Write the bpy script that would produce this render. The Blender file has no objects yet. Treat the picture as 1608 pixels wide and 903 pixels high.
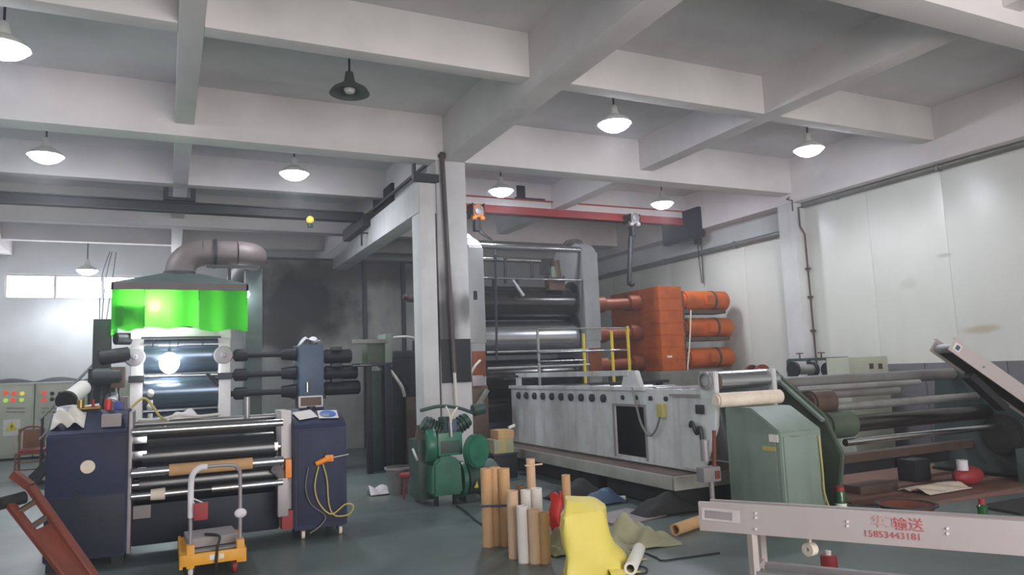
import bpy, bmesh, math, random
from mathutils import Vector, Matrix
random.seed(7)
R_ = math.radians
scene = bpy.context.scene
col = scene.collection

# ---------------------------------------------------------------- camera
FPX, CX, CY = 1137.0, 804.0, 451.5
AX = Vector((2396.0, 37.5, FPX)); AY = Vector((262 - CX, 601 - CY, FPX)).normalized()
AX = (AX - AY * AX.dot(AY)).normalized()
AZ = AX.cross(AY)
if AZ.y > 0: AZ = -AZ
EYE = Vector((0, 0, 1.6))
def w_of(c):                       # lens axes (right, down, forward) -> world
    return Vector((AX.dot(c), AY.dot(c), AZ.dot(c)))
cd = bpy.data.cameras.new('camera'); cam = bpy.data.objects.new('camera', cd); col.objects.link(cam)
cd.sensor_width = 36.0; cd.lens = 36.0 * FPX / 1608.0; cd.clip_start = 0.05; cd.clip_end = 200
r_, u_, b_ = w_of(Vector((1, 0, 0))), w_of(Vector((0, -1, 0))), w_of(Vector((0, 0, -1)))
cam.matrix_world = Matrix(((r_.x, u_.x, b_.x, EYE.x), (r_.y, u_.y, b_.y, EYE.y), (r_.z, u_.z, b_.z, EYE.z), (0, 0, 0, 1)))
scene.camera = cam
def at(u, v, **k):                 # measured point of the photograph placed on a world plane x=, y= or z=
    d = w_of(Vector((u - CX, v - CY, FPX)))
    (a, val), = k.items(); i = 'xyz'.index(a)
    return EYE + d * ((val - EYE[i]) / d[i])

# ---------------------------------------------------------------- world, daylight, exposure
wd = bpy.data.worlds.new('world'); scene.world = wd; wd.use_nodes = True
bg = wd.node_tree.nodes['Background']; bg.inputs[0].default_value = (0.83, 0.88, 1.0, 1); bg.inputs[1].default_value = 1.6
# thin haze added to the hall air for a milky look
hv = wd.node_tree.nodes.new('ShaderNodeVolumeScatter'); hv.inputs['Density'].default_value = .007; hv.inputs['Anisotropy'].default_value = .5; hv.inputs['Color'].default_value = (.95, .96, 1, 1)
wd.node_tree.links.new(hv.outputs[0], wd.node_tree.nodes['World Output'].inputs['Volume'])
def area(name, loc, rot, sx, sy, power, color):
    l = bpy.data.lights.new(name, 'AREA'); l.shape = 'RECTANGLE'; l.size = sx; l.size_y = sy; l.energy = power; l.color = color
    o = bpy.data.objects.new(name, l); o.location = loc; o.rotation_euler = rot; col.objects.link(o); return o
# area light added as daylight from an assumed, unseen doorway behind the camera
area('assumed_doorway_fill', (3.4, -4.9, 2.2), (R_(90), 0, 0), 7.6, 4.2, 1100, (1.0, 0.95, 0.93))
scene.cycles.max_bounces = 7; scene.cycles.glossy_bounces = 3; scene.cycles.transmission_bounces = 3; scene.cycles.adaptive_threshold = .025
LAMP_W = 115.0                     # each lit pendant lamp
vs = scene.view_settings
vs.view_transform = 'Standard'; vs.look = 'None'; vs.gamma = 1.0; vs.use_curve_mapping = False; vs.exposure = -0.1

# ---------------------------------------------------------------- materials
def s2l(c): return tuple(((x / 255) / 12.92 if x / 255 <= .04045 else ((x / 255 + .055) / 1.055) ** 2.4) for x in c)
MATS = {}
def mat(name, rgb, rough=.6, metal=0., dirt=None, amt=.35, scale=3., bump=0., bscale=40., spec=.5, streak=0., spot=None, rvar=0.):
    m = bpy.data.materials.new(name); m.use_nodes = True; nt = m.node_tree; N = nt.nodes; L = nt.links
    b = N['Principled BSDF']; b.inputs['Roughness'].default_value = rough; b.inputs['Metallic'].default_value = metal
    b.inputs['Specular IOR Level'].default_value = spec
    tc = N.new('ShaderNodeTexCoord'); src = tc.outputs['Object']
    def ramp(fac, lo, hi):
        r = N.new('ShaderNodeMapRange'); r.inputs[1].default_value = lo; r.inputs[2].default_value = hi; L.new(fac, r.inputs[0]); return r.outputs[0]
    def noise(sc, detail=6, vec=src, rg=.6):
        n = N.new('ShaderNodeTexNoise'); n.inputs['Scale'].default_value = sc; n.inputs['Detail'].default_value = detail; n.inputs['Roughness'].default_value = rg; L.new(vec, n.inputs['Vector']); return n.outputs['Fac']
    def mix(fac, a, bb):
        x = N.new('ShaderNodeMix'); x.data_type = 'RGBA'; L.new(fac, x.inputs['Factor'])
        for sock, v in ((x.inputs['A'], a), (x.inputs['B'], bb)):
            if hasattr(v, 'type'): L.new(v, sock)
            else: sock.default_value = (*v, 1)
        return x.outputs['Result']
    def mul(f, k):
        q = N.new('ShaderNodeMath'); q.operation = 'MULTIPLY'; q.use_clamp = True; L.new(f, q.inputs[0])
        if hasattr(k, 'type'): L.new(k, q.inputs[1])
        else: q.inputs[1].default_value = k
        return q.outputs[0]
    base = s2l(rgb)
    dk = s2l(dirt) if dirt else tuple(x * .55 for x in base)
    c = mix(mul(ramp(noise(scale), .42, .72), amt), base, dk)
    if streak:
        mp = N.new('ShaderNodeMapping'); mp.inputs['Scale'].default_value = (1, 1, .08); L.new(src, mp.inputs['Vector'])
        c = mix(mul(ramp(noise(scale * 3, 5, mp.outputs[0]), .5, .75), streak), c, dk)
    if spot:                       # a stain or tinted patch with a place of its own: centre, radii, colour, strength
        for (ctr, rad, scol, k) in spot:
            mp = N.new('ShaderNodeMapping'); L.new(src, mp.inputs['Vector'])
            mp.inputs['Location'].default_value = tuple(-a / q for a, q in zip(ctr, rad)); mp.inputs['Scale'].default_value = tuple(1 / q for q in rad)
            nz = N.new('ShaderNodeTexNoise'); nz.inputs['Scale'].default_value = 1.6; nz.inputs['Detail'].default_value = 5; L.new(src, nz.inputs['Vector'])
            va = N.new('ShaderNodeVectorMath'); va.operation = 'MULTIPLY_ADD'; va.inputs[1].default_value = (1.1, 1.1, 1.1); L.new(nz.outputs['Color'], va.inputs[0]); L.new(mp.outputs[0], va.inputs[2])
            vb = N.new('ShaderNodeVectorMath'); vb.operation = 'SUBTRACT'; vb.inputs[1].default_value = (.55, .55, .55); L.new(va.outputs[0], vb.inputs[0])
            ln = N.new('ShaderNodeVectorMath'); ln.operation = 'LENGTH'; L.new(vb.outputs[0], ln.inputs[0])
            mr = N.new('ShaderNodeMapRange'); mr.interpolation_type = 'SMOOTHSTEP'
            for ix, vv in ((1, .3), (2, 1.05), (3, k), (4, 0.)): mr.inputs[ix].default_value = vv
            L.new(ln.outputs['Value'], mr.inputs[0]); c = mix(mr.outputs[0], c, s2l(scol))
    L.new(c, b.inputs['Base Color'])
    if rvar:
        q = N.new('ShaderNodeMapRange'); q.inputs[3].default_value = max(.02, rough - rvar); q.inputs[4].default_value = min(1, rough + rvar)
        L.new(noise(scale * 2.3), q.inputs[0]); L.new(q.outputs[0], b.inputs['Roughness'])
    if bump:
        bp = N.new('ShaderNodeBump'); bp.inputs['Strength'].default_value = bump; bp.inputs['Distance'].default_value = .01
        L.new(noise(bscale), bp.inputs['Height']); L.new(bp.outputs[0], b.inputs['Normal'])
    MATS[name] = m; return m
def emit(name, rgb, k):
    m = bpy.data.materials.new(name); m.use_nodes = True; b = m.node_tree.nodes['Principled BSDF']
    b.inputs['Base Color'].default_value = (*s2l(rgb), 1); b.inputs['Emission Color'].default_value = (*s2l(rgb), 1); b.inputs['Emission Strength'].default_value = k
    MATS[name] = m; return m

mat('ceiling_paint', (216, 213, 214), .85, dirt=(165, 163, 164), amt=.5, scale=.6, bump=.15, bscale=14)
mat('beam_paint', (220, 215, 215), .8, dirt=(176, 172, 172), amt=.45, scale=.8, bump=.15, bscale=18)
mat('wall_paint', (205, 208, 210), .8, dirt=(170, 172, 172), amt=.5, scale=.7, bump=.1, streak=.25)
mat('column_paint', (206, 205, 206), .75, dirt=(120, 118, 118), amt=.25, scale=1.4, bump=.15, streak=.2)
mat('soot_column', (196, 195, 197), .75, dirt=(120, 118, 118), amt=.3, scale=1.6, bump=.2, spot=[((-.15, -.2, 2.3), (.28, .6, 1.0), (62, 60, 62), .9), ((.15, -.2, 2.55), (.18, .6, .35), (80, 78, 80), .8)])
mat('panel_cream', (214, 214, 208), .32, dirt=(186, 187, 178), amt=.45, scale=.5, streak=.25, rvar=.08, spot=[((11.25, 6.95, 1.93), (1.2, .42, .09), (158, 138, 92), .5), ((11.25, 7.4, 3.16), (1.2, .16, .05), (150, 142, 112), .45), ((11.25, 8.05, 2.78), (1.2, .2, .12), (168, 165, 148), .3)])
mat('panel_joint', (150, 150, 146), .8)
mat('dado_grey', (112, 110, 116), .7, amt=.4, scale=1.5)
mat('green_sheet', (38, 120, 52), .5)
mat('soot_panel', (150, 150, 146), .6, dirt=(96, 94, 92), amt=.6, scale=1.2, streak=.45, spot=[((-1.0, 0, 3.2), (1.9, 1.2, 1.45), (20, 16, 17), 1.0), ((.6, 0, 4.0), (2.2, 1.2, .55), (52, 46, 46), .85), ((-1.3, 0, 2.5), (.9, 1.2, .7), (24, 20, 20), .9)])
mat('floor_epoxy', (98, 110, 107), .38, dirt=(58, 66, 66), amt=.75, scale=.55, bump=.08, bscale=9, rvar=.14, spot=[((1.9, 10.2, 0), (1.2, 1.6, 1), (120, 124, 116), .5), ((-3, 7.5, 0), (2.2, 6, 1), (128, 138, 140), .6)])  # first spot worn floor, second the window's pale reflection painted in at left
mat('black_steel', (36, 37, 41), .55, .4, amt=.4)
mat('dark_steel', (58, 60, 64), .5, .55, amt=.4)
mat('dark_pipe', (72, 66, 68), .5, .2, dirt=(110, 96, 90), amt=.4)
mat('platform_grey', (168, 168, 162), .6, .1, dirt=(112, 104, 92), amt=.5, scale=3)
mat('grey_pipe', (128, 128, 126), .5, .3, dirt=(92, 86, 80), amt=.5)
mat('steel', (164, 164, 164), .4, .55, dirt=(96, 92, 90), amt=.4, scale=4, rvar=.1)
mat('bright_steel', (196, 197, 200), .2, 1.0, dirt=(140, 138, 138), amt=.25, scale=5, rvar=.06)
mat('chrome_roll', (190, 193, 198), .25, .95, amt=.15, scale=3)
mat('black_roll', (30, 33, 38), .22, .0, amt=.3, scale=4, spec=.7)
mat('blue_roll', (104, 118, 134), .26, .8, amt=.25, scale=3)
mat('dark_roll', (84, 82, 82), .2, .85, dirt=(54, 46, 42), amt=.6, scale=2.5)
mat('silver_paint', (150, 151, 153), .5, .35, dirt=(120, 116, 112), amt=.4, scale=2.4, streak=.2)
mat('trough_paint', (216, 217, 219), .55, .1, dirt=(128, 122, 114), amt=.4, scale=2.2, streak=.45, spot=[((0, 2.1, .9), (1, .8, .9), (120, 114, 108), .6)])
mat('orange_paint', (190, 90, 28), .6, dirt=(116, 46, 20), amt=.6, scale=2.6, rvar=.1)
mat('rust_orange', (128, 66, 38), .5, .3, dirt=(78, 46, 36), amt=.6, scale=5)
mat('red_crane', (170, 50, 48), .5, dirt=(110, 36, 40), amt=.4, scale=2)
mat('navy_paint', (36, 44, 76), .55, dirt=(26, 27, 33), amt=.6, scale=2.2, spec=.3, rvar=.1, streak=.2)
mat('navy_steel', (34, 40, 56), .5, .1, dirt=(24, 26, 32), amt=.5, spec=.3)
mat('blue_gear', (62, 84, 112), .45, dirt=(40, 46, 56), amt=.5, scale=3)
mat('green_machine', (44, 116, 92), .4, dirt=(24, 58, 50), amt=.55, scale=4, rvar=.1)
mat('dark_green', (46, 72, 64), .5, dirt=(26, 36, 34), amt=.6, scale=4)
mat('sage_green', (124, 140, 130), .5, dirt=(84, 96, 82), amt=.4, scale=1.8, streak=.3)
mat('olive_green', (74, 88, 72), .55, dirt=(46, 50, 44), amt=.5, scale=3)
mat('hood_green', (72, 86, 84), .55, .2, dirt=(48, 54, 54), amt=.5)
mat('duct_brown', (108, 97, 97), .55, .2, dirt=(92, 80, 78), amt=.5, scale=3)
mat('cabinet_cream', (186, 190, 172), .5, dirt=(150, 152, 136), amt=.4, scale=2)
mat('cardboard', (204, 164, 120), .85, dirt=(172, 130, 92), amt=.45, scale=6, streak=.2)
mat('cardboard_pale', (212, 180, 150), .85, dirt=(180, 146, 116), amt=.4, scale=6)
mat('cardboard_dark', (120, 88, 60), .9)
mat('white_paper', (226, 222, 218), .8, dirt=(200, 192, 186), amt=.3, scale=6)
mat('white_cloth', (222, 218, 224), .95, dirt=(176, 170, 176), amt=.5, scale=9, bump=.4, bscale=30)
mat('cream_wrap', (228, 216, 200), .7, dirt=(196, 168, 156), amt=.5, scale=7, bump=.3, bscale=20)
mat('yellow_sheet', (222, 206, 104), .55, dirt=(196, 182, 70), amt=.35, scale=3, bump=.25, bscale=8)
mat('yellow_paint', (226, 160, 36), .45, dirt=(168, 112, 30), amt=.4, scale=6)
mat('safety_yellow', (214, 188, 56), .5, amt=.3, scale=6)
mat('red_plastic', (206, 54, 46), .45, amt=.25)
mat('dull_red', (150, 46, 52), .6, amt=.4, scale=6)
mat('rust_red', (120, 58, 44), .65, .1, dirt=(88, 54, 44), amt=.6, scale=7)
mat('orange_plastic', (240, 140, 40), .45, amt=.2)
mat('hose_yellow', (186, 170, 96), .5, amt=.2)
mat('cable_black', (30, 30, 32), .6)
mat('hose_white', (206, 202, 192), .5, amt=.2)
mat('rubber', (34, 34, 35), .8)
mat('blue_plastic', (52, 66, 150), .5, amt=.2)
mat('blue_print', (52, 110, 196), .6)
mat('tarp_olive', (168, 166, 138), .85, dirt=(120, 118, 94), amt=.5, scale=5, bump=.3, bscale=20)
mat('red_floor', (126, 88, 76), .7, dirt=(96, 78, 66), amt=.6, scale=2.5, bump=.2)
mat('conveyor_white', (190, 180, 180), .42, .25, dirt=(168, 154, 152), amt=.35, scale=2)
mat('red_ink', (186, 60, 70), .7, dirt=(196, 150, 150), amt=.6, scale=60)
mat('faded_ink', (190, 140, 142), .7, dirt=(198, 176, 174), amt=.7, scale=40)
mat('grey_label', (150, 142, 144), .6)
mat('brass', (150, 124, 70), .35, .8, amt=.4, scale=8)
mat('lamp_green', (86, 94, 90), .45, .3, amt=.3)
mat('lamp_pale', (214, 214, 208), .4)
mat('wood', (128, 84, 58), .6, dirt=(84, 54, 40), amt=.5, scale=8)
mat('brown_steel', (96, 78, 70), .6, .3, dirt=(60, 50, 46), amt=.6, scale=5)
mat('concrete', (120, 120, 114), .85, dirt=(86, 84, 78), amt=.5, scale=3)
mat('pale_paint', (206, 200, 200), .5, dirt=(150, 140, 138), amt=.4, scale=4)
mat('grey_bearing', (150, 144, 148), .45, .3, amt=.3)
mat('bottle_green', (36, 84, 48), .15, spec=.6)
mat('warning_yellow', (222, 204, 60), .6)
mat('window_frame', (190, 184, 184), .6)
emit('lamp_glow', (236, 242, 255), 75)
emit('bulb_glow', (236, 246, 255), 40)
emit('sky_glass', (248, 248, 255), 13.0)
emit('pilot_red', (240, 70, 50), .5); emit('pilot_green', (190, 230, 80), .45); emit('pilot_yellow', (250, 220, 90), .45)
# thin green plastic sheet: lets light through and scatters it
m = bpy.data.materials.new('curtain_green'); m.use_nodes = True; nt = m.node_tree; N = nt.nodes; L = nt.links; N.remove(N['Principled BSDF'])
d_ = N.new('ShaderNodeBsdfDiffuse'); d_.inputs[0].default_value = (.10, .55, .09, 1)
t_ = N.new('ShaderNodeBsdfTranslucent'); t_.inputs[0].default_value = (.36, .95, .20, 1)
p_ = N.new('ShaderNodeBsdfTransparent'); p_.inputs[0].default_value = (.45, .97, .35, 1)
m1 = N.new('ShaderNodeMixShader'); m1.inputs[0].default_value = .6; L.new(d_.outputs[0], m1.inputs[1]); L.new(t_.outputs[0], m1.inputs[2])
m2 = N.new('ShaderNodeMixShader'); m2.inputs[0].default_value = .28; L.new(m1.outputs[0], m2.inputs[1]); L.new(p_.outputs[0], m2.inputs[2]); L.new(m2.outputs[0], N['Material Output'].inputs[0])
MATS['curtain_green'] = m

# ---------------------------------------------------------------- builders
ORG = {}
def tag(o, label=None, cat=None, group=None, kind=None):
    if label: o['label'] = label
    if cat: o['category'] = cat
    if group: o['group'] = group
    if kind: o['kind'] = kind
    return o
def thing(name, label, cat, loc, group=None):
    o = bpy.data.objects.new(name, None); o.location = loc; o.empty_display_size = .1; col.objects.link(o)
    ORG[o] = Vector(loc); return tag(o, label, cat, group)
def V(*a): return Vector(a[0]) if len(a) == 1 else Vector(a)
class MB:
    def __init__(self): self.bm = bmesh.new()
    def _merge(self, t):
        me = bpy.data.meshes.new('tmp'); t.to_mesh(me); t.free(); self.bm.from_mesh(me); bpy.data.meshes.remove(me); return self
    def box(self, a, b, bev=0., rot=None, piv=None):
        a, b = V(a), V(b); lo = Vector(map(min, a, b)); hi = Vector(map(max, a, b)); c = (lo + hi) / 2; s = hi - lo
        t = bmesh.new(); bmesh.ops.create_cube(t, size=1, matrix=Matrix.Diagonal((*s, 1)))
        if bev: bmesh.ops.bevel(t, geom=t.edges[:], offset=min(bev, min(s) * .45), segments=2, affect='EDGES', profile=.7)
        M = Matrix.Translation(c)
        if rot is not None:
            p = V(piv) if piv is not None else c
            M = Matrix.Translation(p) @ rot.to_4x4() @ Matrix.Translation(-p) @ M
        bmesh.ops.transform(t, matrix=M, verts=t.verts); return self._merge(t)
    def bar(self, p, q, w, h=None, bev=0., up=(0, 0, 1)):      # rectangular bar from p to q
        p, q = V(p), V(q); h = h or w; z = (q - p); l = z.length; z.normalize(); u = V(up)
        if abs(z.dot(u)) > .98: u = Vector((0, 1, 0))
        x = u.cross(z).normalized(); y = z.cross(x)
        t = bmesh.new(); bmesh.ops.create_cube(t, size=1, matrix=Matrix.Diagonal((w, h, l, 1)))
        if bev: bmesh.ops.bevel(t, geom=t.edges[:], offset=bev, segments=1, affect='EDGES')
        M = Matrix((( x.x, y.x, z.x, 0), (x.y, y.y, z.y, 0), (x.z, y.z, z.z, 0), (0, 0, 0, 1)))
        bmesh.ops.transform(t, matrix=Matrix.Translation((p + q) / 2) @ M, verts=t.verts); return self._merge(t)
    def cyl(self, p, q, r, r2=None, seg=24, bev=0.):
        p, q = V(p), V(q); d = q - p; l = d.length
        t = bmesh.new(); bmesh.ops.create_cone(t, cap_ends=True, segments=seg, radius1=r, radius2=r if r2 is None else r2, depth=l)
        if bev:
            ed = [e for e in t.edges if abs(abs(e.verts[0].co.z) - l / 2) < 1e-5 and abs(e.verts[0].co.z - e.verts[1].co.z) < 1e-5]
            bmesh.ops.bevel(t, geom=ed, offset=bev, segments=2, affect='EDGES')
        M = Matrix.Translation((p + q) / 2) @ d.to_track_quat('Z', 'Y').to_matrix().to_4x4()
        bmesh.ops.transform(t, matrix=M, verts=t.verts); return self._merge(t)
    def lathe(self, c, prof, axis=(0, 0, 1), seg=28):           # prof: (radius, height along axis)
        t = bmesh.new(); M = Matrix.Translation(V(c)) @ V(axis).to_track_quat('Z', 'Y').to_matrix().to_4x4(); rings = []
        for r, h in prof:
            rings.append([t.verts.new((r * math.cos(2 * math.pi * i / seg), r * math.sin(2 * math.pi * i / seg), h)) for i in range(seg)] if r > 1e-5 else [t.verts.new((0, 0, h))])
        for A, B in zip(rings, rings[1:]):
            for i in range(seg):
                j = (i + 1) % seg
                f = [A[i % len(A)], A[j % len(A)], B[j % len(B)], B[i % len(B)]]; g = []
                [g.append(x) for x in f if x not in g]
                if len(g) > 2: t.faces.new(g)
        bmesh.ops.transform(t, matrix=M, verts=t.verts); bmesh.ops.recalc_face_normals(t, faces=t.faces); return self._merge(t)
    def tube(self, pts, r, seg=8, smooth=True):
        pts = [V(p) for p in pts]
        if smooth and len(pts) > 2:
            out = []
            for i in range(len(pts) - 1):
                p0, p1, p2, p3 = pts[max(i - 1, 0)], pts[i], pts[i + 1], pts[min(i + 2, len(pts) - 1)]
                for k in range(6):
                    u = k / 6; out.append(.5 * ((2 * p1) + (p2 - p0) * u + (2 * p0 - 5 * p1 + 4 * p2 - p3) * u * u + (3 * p1 - p0 - 3 * p2 + p3) * u ** 3))
            pts = out + [pts[-1]]
        t = bmesh.new(); rings = []; n = None
        for i, p in enumerate(pts):
            d = (pts[min(i + 1, len(pts) - 1)] - pts[max(i - 1, 0)]).normalized()
            if n is None: n = d.orthogonal().normalized()
            n = (n - d * n.dot(d)).normalized(); b = d.cross(n)
            rings.append([t.verts.new(p + r * (n * math.cos(2 * math.pi * k / seg) + b * math.sin(2 * math.pi * k / seg))) for k in range(seg)])
        for A, B in zip(rings, rings[1:]):
            for k in range(seg): t.faces.new((A[k], A[(k + 1) % seg], B[(k + 1) % seg], B[k]))
        t.faces.new(rings[0][::-1]); t.faces.new(rings[-1]); return self._merge(t)
    def prism(self, poly, vec, bev=0.):
        t = bmesh.new(); vec = V(vec); A = [t.verts.new(V(p)) for p in poly]; B = [t.verts.new(V(p) + vec) for p in poly]; n = len(poly)
        t.faces.new(A); t.faces.new(B[::-1])
        for i in range(n): t.faces.new((A[i], B[i], B[(i + 1) % n], A[(i + 1) % n]))
        bmesh.ops.recalc_face_normals(t, faces=t.faces)
        if bev: bmesh.ops.bevel(t, geom=t.edges[:], offset=bev, segments=2, affect='EDGES')
        return self._merge(t)
    def ball(self, c, r, sc=(1, 1, 1), seg=16):
        t = bmesh.new(); bmesh.ops.create_uvsphere(t, u_segments=seg, v_segments=seg // 2 + 2, radius=r)
        bmesh.ops.transform(t, matrix=Matrix.Translation(V(c)) @ Matrix.Diagonal((*sc, 1)), verts=t.verts); return self._merge(t)
    def sheet(self, fn, nu, nv, thick=.004):                    # surface fn(u, v), given a thickness
        t = bmesh.new(); g = [[t.verts.new(V(fn(i / nu, j / nv))) for j in range(nv + 1)] for i in range(nu + 1)]
        for i in range(nu):
            for j in range(nv): t.faces.new((g[i][j], g[i + 1][j], g[i + 1][j + 1], g[i][j + 1]))
        t.normal_update(); 
        if thick: bmesh.ops.solidify(t, geom=t.faces[:], thickness=thick)
        return self._merge(t)
    def build(self, name, material, parent=None, angle=38, origin=None):
        bm = self.bm
        if parent is not None: o0 = ORG[parent]
        elif origin is not None: o0 = V(origin)
        else:
            xs = [v.co for v in bm.verts]
            o0 = Vector(((min(v.x for v in xs) + max(v.x for v in xs)) / 2, (min(v.y for v in xs) + max(v.y for v in xs)) / 2, min(v.z for v in xs)))
        bmesh.ops.translate(bm, vec=-o0, verts=bm.verts)
        me = bpy.data.meshes.new(name); bm.to_mesh(me); bm.free()
        for p in me.polygons: p.use_smooth = True
        me.set_sharp_from_angle(angle=R_(angle))
        me.materials.append(MATS[material])
        o = bpy.data.objects.new(name, me); col.objects.link(o); ORG[o] = o0
        if parent is not None: o.parent = parent
        else: o.location = o0
        return o
def copy_tree(o, parent=None):
    c = o.copy(); col.objects.link(c); c.parent = parent
    for ch in list(o.children): copy_tree(ch, c)
    return c
def kids(o): return list(o.children)

# ---------------------------------------------------------------- the hall
XL, XR, YB, YF, ZC = -3.75, 11.3, 20.8, -4.6, 5.5
tag(MB().box((XL - .3, YF - .3, -.2), (XR + .4, YB + .4, 0)).build('floor', 'floor_epoxy', origin=(0, 0, 0)), kind='structure')
ce = tag(MB().box((XL - .3, YF - .3, ZC), (XR + .4, YB + .4, ZC + .2)).build('ceiling', 'ceiling_paint', origin=(0, 0, ZC)), kind='structure')
def beam(x0, x1, y0, y1, z0):
    return MB().box((x0, y0, z0), (x1, y1, ZC + .05), bev=.012).build('beam', 'beam_paint', ce)
ZM, ZS = 4.8, 4.96
for x0, x1 in ((-3.75, -3.41), (3.76, 4.10), (10.95, 11.55)): beam(x0, x1, YF, YB, ZM if x0 < 10 else 4.62)
for yb in (-2.1, 4.0, 10.1, 16.2):                             # main cross beams
    for x0, x1 in ((-3.41, 3.76), (4.10, 10.95)): beam(x0, x1, yb, yb + .34, ZM)
XS = (0.05, 0.28), (7.38, 7.66)
for yb in (-5.2, 0.9, 7.16, 13.3, 19.4):                       # secondary beams
    if yb < YF: continue
    for x0, x1 in ((-3.41, .05), (.28, 3.76), (4.10, 7.38), (7.66, 10.95)): beam(x0, x1, yb, yb + .22, ZS)
ys = [YF, -2.1, 4.0, 10.1, 16.2, YB]
for xa, xb in XS:
    for a, b in zip(ys, ys[1:]): beam(xa, xb, a + (.34 if a > YF else 0), b, ZS)

def wall(name, pieces, m='wall_paint'):
    b = MB()
    for a, c in pieces: b.box(a, c)
    return tag(b.build(name, m, origin=(0, 0, 0)), kind='structure')
WX0, WX1, WZ0, WZ1 = -3.55, 0.55, 3.74, 4.36
wall('wall_back', [((XL - .3, YB, 0), (XR + .4, YB + .3, WZ0)), ((XL - .3, YB, WZ1), (XR + .4, YB + .3, ZC)), ((XL - .3, YB, WZ0), (WX0, YB + .3, WZ1)), ((WX1, YB, WZ0), (XR + .4, YB + .3, WZ1))])
wall('wall_left', [((XL - .3, YF, 0), (XL, YB, ZC))])
wall('wall_front', [((XL - .3, YF - .3, 0), (-.4, YF, ZC)), ((7.2, YF - .3, 0), (XR + .4, YF, ZC)), ((-.4, YF - .3, 4.3), (7.2, YF, ZC))])  # unseen front wall; its doorway opening is assumed, to let the added daylight in
# right wall: backing with separate insulated panels and grey dado boards
wr = wall('wall_right', [((XR, YF, 0), (XR + .4, YB, ZC))])
pan = None
def rpanel(y0, y1, z0, z1, m='panel_cream'):
    return MB().box((XR - .05, y0 + .0015, z0), (XR, y1 - .0015, z1), bev=.003).build('panel', m, wr)
y = 10.1; k = 0
while y > YF + .1:
    rpanel(max(y - 1.39, YF), y, 0, 4.56); y -= 1.39
y = 10.52
while y < YB - .1:
    rpanel(y, min(y + 1.29, YB), 0, 4.08); y += 1.29
for y0 in (9.2, 7.9, 6.6, 5.3, 4.0):
    MB().box((XR - .075, y0 - 1.29, .02), (XR - .052, y0, 1.45), bev=.004).build('dado_board', 'dado_grey', wr)
# high window in the back wall
wn = tag(MB().box((WX0, YB + .04, WZ0), (WX1, YB + .10, WZ0 + .05)).box((WX0, YB + .04, WZ1 - .05), (WX1, YB + .10, WZ1)).build('window_1', 'window_frame', origin=(0, YB, WZ0)), kind='structure')
npan = 4
for i in range(npan + 1):
    x = WX0 + (WX1 - WX0) * i / npan
    MB().box((x - .03, YB + .03, WZ0 + .05), (x + .03, YB + .11, WZ1 - .05)).build('mullion', 'window_frame', wn)
for i in range(npan):
    a = WX0 + (WX1 - WX0) * i / npan + .03; c = WX0 + (WX1 - WX0) * (i + 1) / npan - .03
    MB().box((a, YB + .065, WZ0 + .05), (c, YB + .075, WZ1 - .05)).build('pane', 'sky_glass', wn)
# ---------------------------------------------------------------- columns
c0 = thing('concrete_column', 'soot-stained white concrete column with a dark painted patch beside the green compressor', 'column', (3.9, 10.3, 0))
MB().box((3.63, 10.1, 0), (4.11, 10.52, ZM), bev=.02).build('shaft', 'soot_column', c0)
MB().box((3.36, 10.12, 0), (3.61, 10.5, 4.44), bev=.02).build('pilaster', 'column_paint', c0)
a = at(682, 533, y=10.09); b = at(735, 600, y=10.09)
MB().box((3.635, 10.085, b.z), (4.10, 10.1, a.z), bev=.003).build('painted_patch', 'black_steel', c0)
MB().box((3.30, 10.05, 4.44), (3.66, 10.14, 4.56)).box((3.26, 10.05, 4.44), (3.30, 10.14, 4.70)).build('rail_bracket', 'dark_steel', c0)
c1 = thing('concrete_column', 'clean white concrete column against the cream panelled right wall', 'column', (11.1, 10.3, 0))
MB().box((10.95, 10.1, 0), (11.3, 10.5, 4.62), bev=.015).build('shaft', 'column_paint', c1)
p0 = at(1234, 313, y=10.05)
MB().tube([(p0.x, 9.96, p0.z + .02), (p0.x + .02, 10.05, p0.z), (p0.x + .16, 10.05, p0.z - .01), (p0.x + .18, 10.07, p0.z - .22)], .014, smooth=False).build('hook_bracket', 'dark_steel', c1)
# crane runway beam behind the central column, with its rail
rb = thing('runway_beam', 'white concrete crane runway beam running back from the sooty column', 'beam', (3.5, 15.4, 4.0))
MB().box((3.34, 10.14, 3.98), (3.64, YB, 4.44), bev=.015).build('concrete_beam', 'column_paint', rb)
MB().box((3.44, 10.14, 4.44), (3.50, YB, 4.50)).build('rail', 'dark_steel', rb)
for yy in (13.1, 16.4, 19.0):
    MB().bar((3.34, yy, 4.22), (3.22, yy, 4.22), .03).bar((3.22, yy, 4.22), (3.22, yy, 3.98), .03).build('cable_hook', 'dark_steel', rb)
# pipes
d = thing('drain_pipe', 'dark pipe with a pale foot down the front of the sooty column', 'pipe', (4.0, 10.0, 1.1))
q0, q1, q2 = at(717, 642, y=10.03), at(713.5, 585, y=10.03), at(694, 243, y=10.03)
MB().tube([q0, q1], .026, 14).build('lower_length', 'hose_white', d)
MB().tube([q1, q2], .036, 14).build('upper_length', 'dark_pipe', d)
MB().tube([q2 + V(0, 0, -.02), q2, q2 + V(-.02, .12, 0), (3.66, 10.6, q2.z), (3.66, 16.0, q2.z)], .034, 12, smooth=False).build('overhead_length', 'dark_pipe', d)
MB().ball(q2, .045).build('elbow', 'dark_pipe', d)
d = thing('wall_pipe', 'grey pipe along the top of the cream panels on the right wall', 'pipe', (11.2, 3, 4.5))
MB().cyl((11.2, YF, 4.58), (11.2, 10.08, 4.58), .055).build('pipe', 'grey_pipe', d)
for yy in (9.3, 7.3, 5.3, 3.3): MB().box((11.13, yy - .02, 4.52), (11.26, yy + .02, 4.645)).build('clamp', 'grey_pipe', d)
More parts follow.
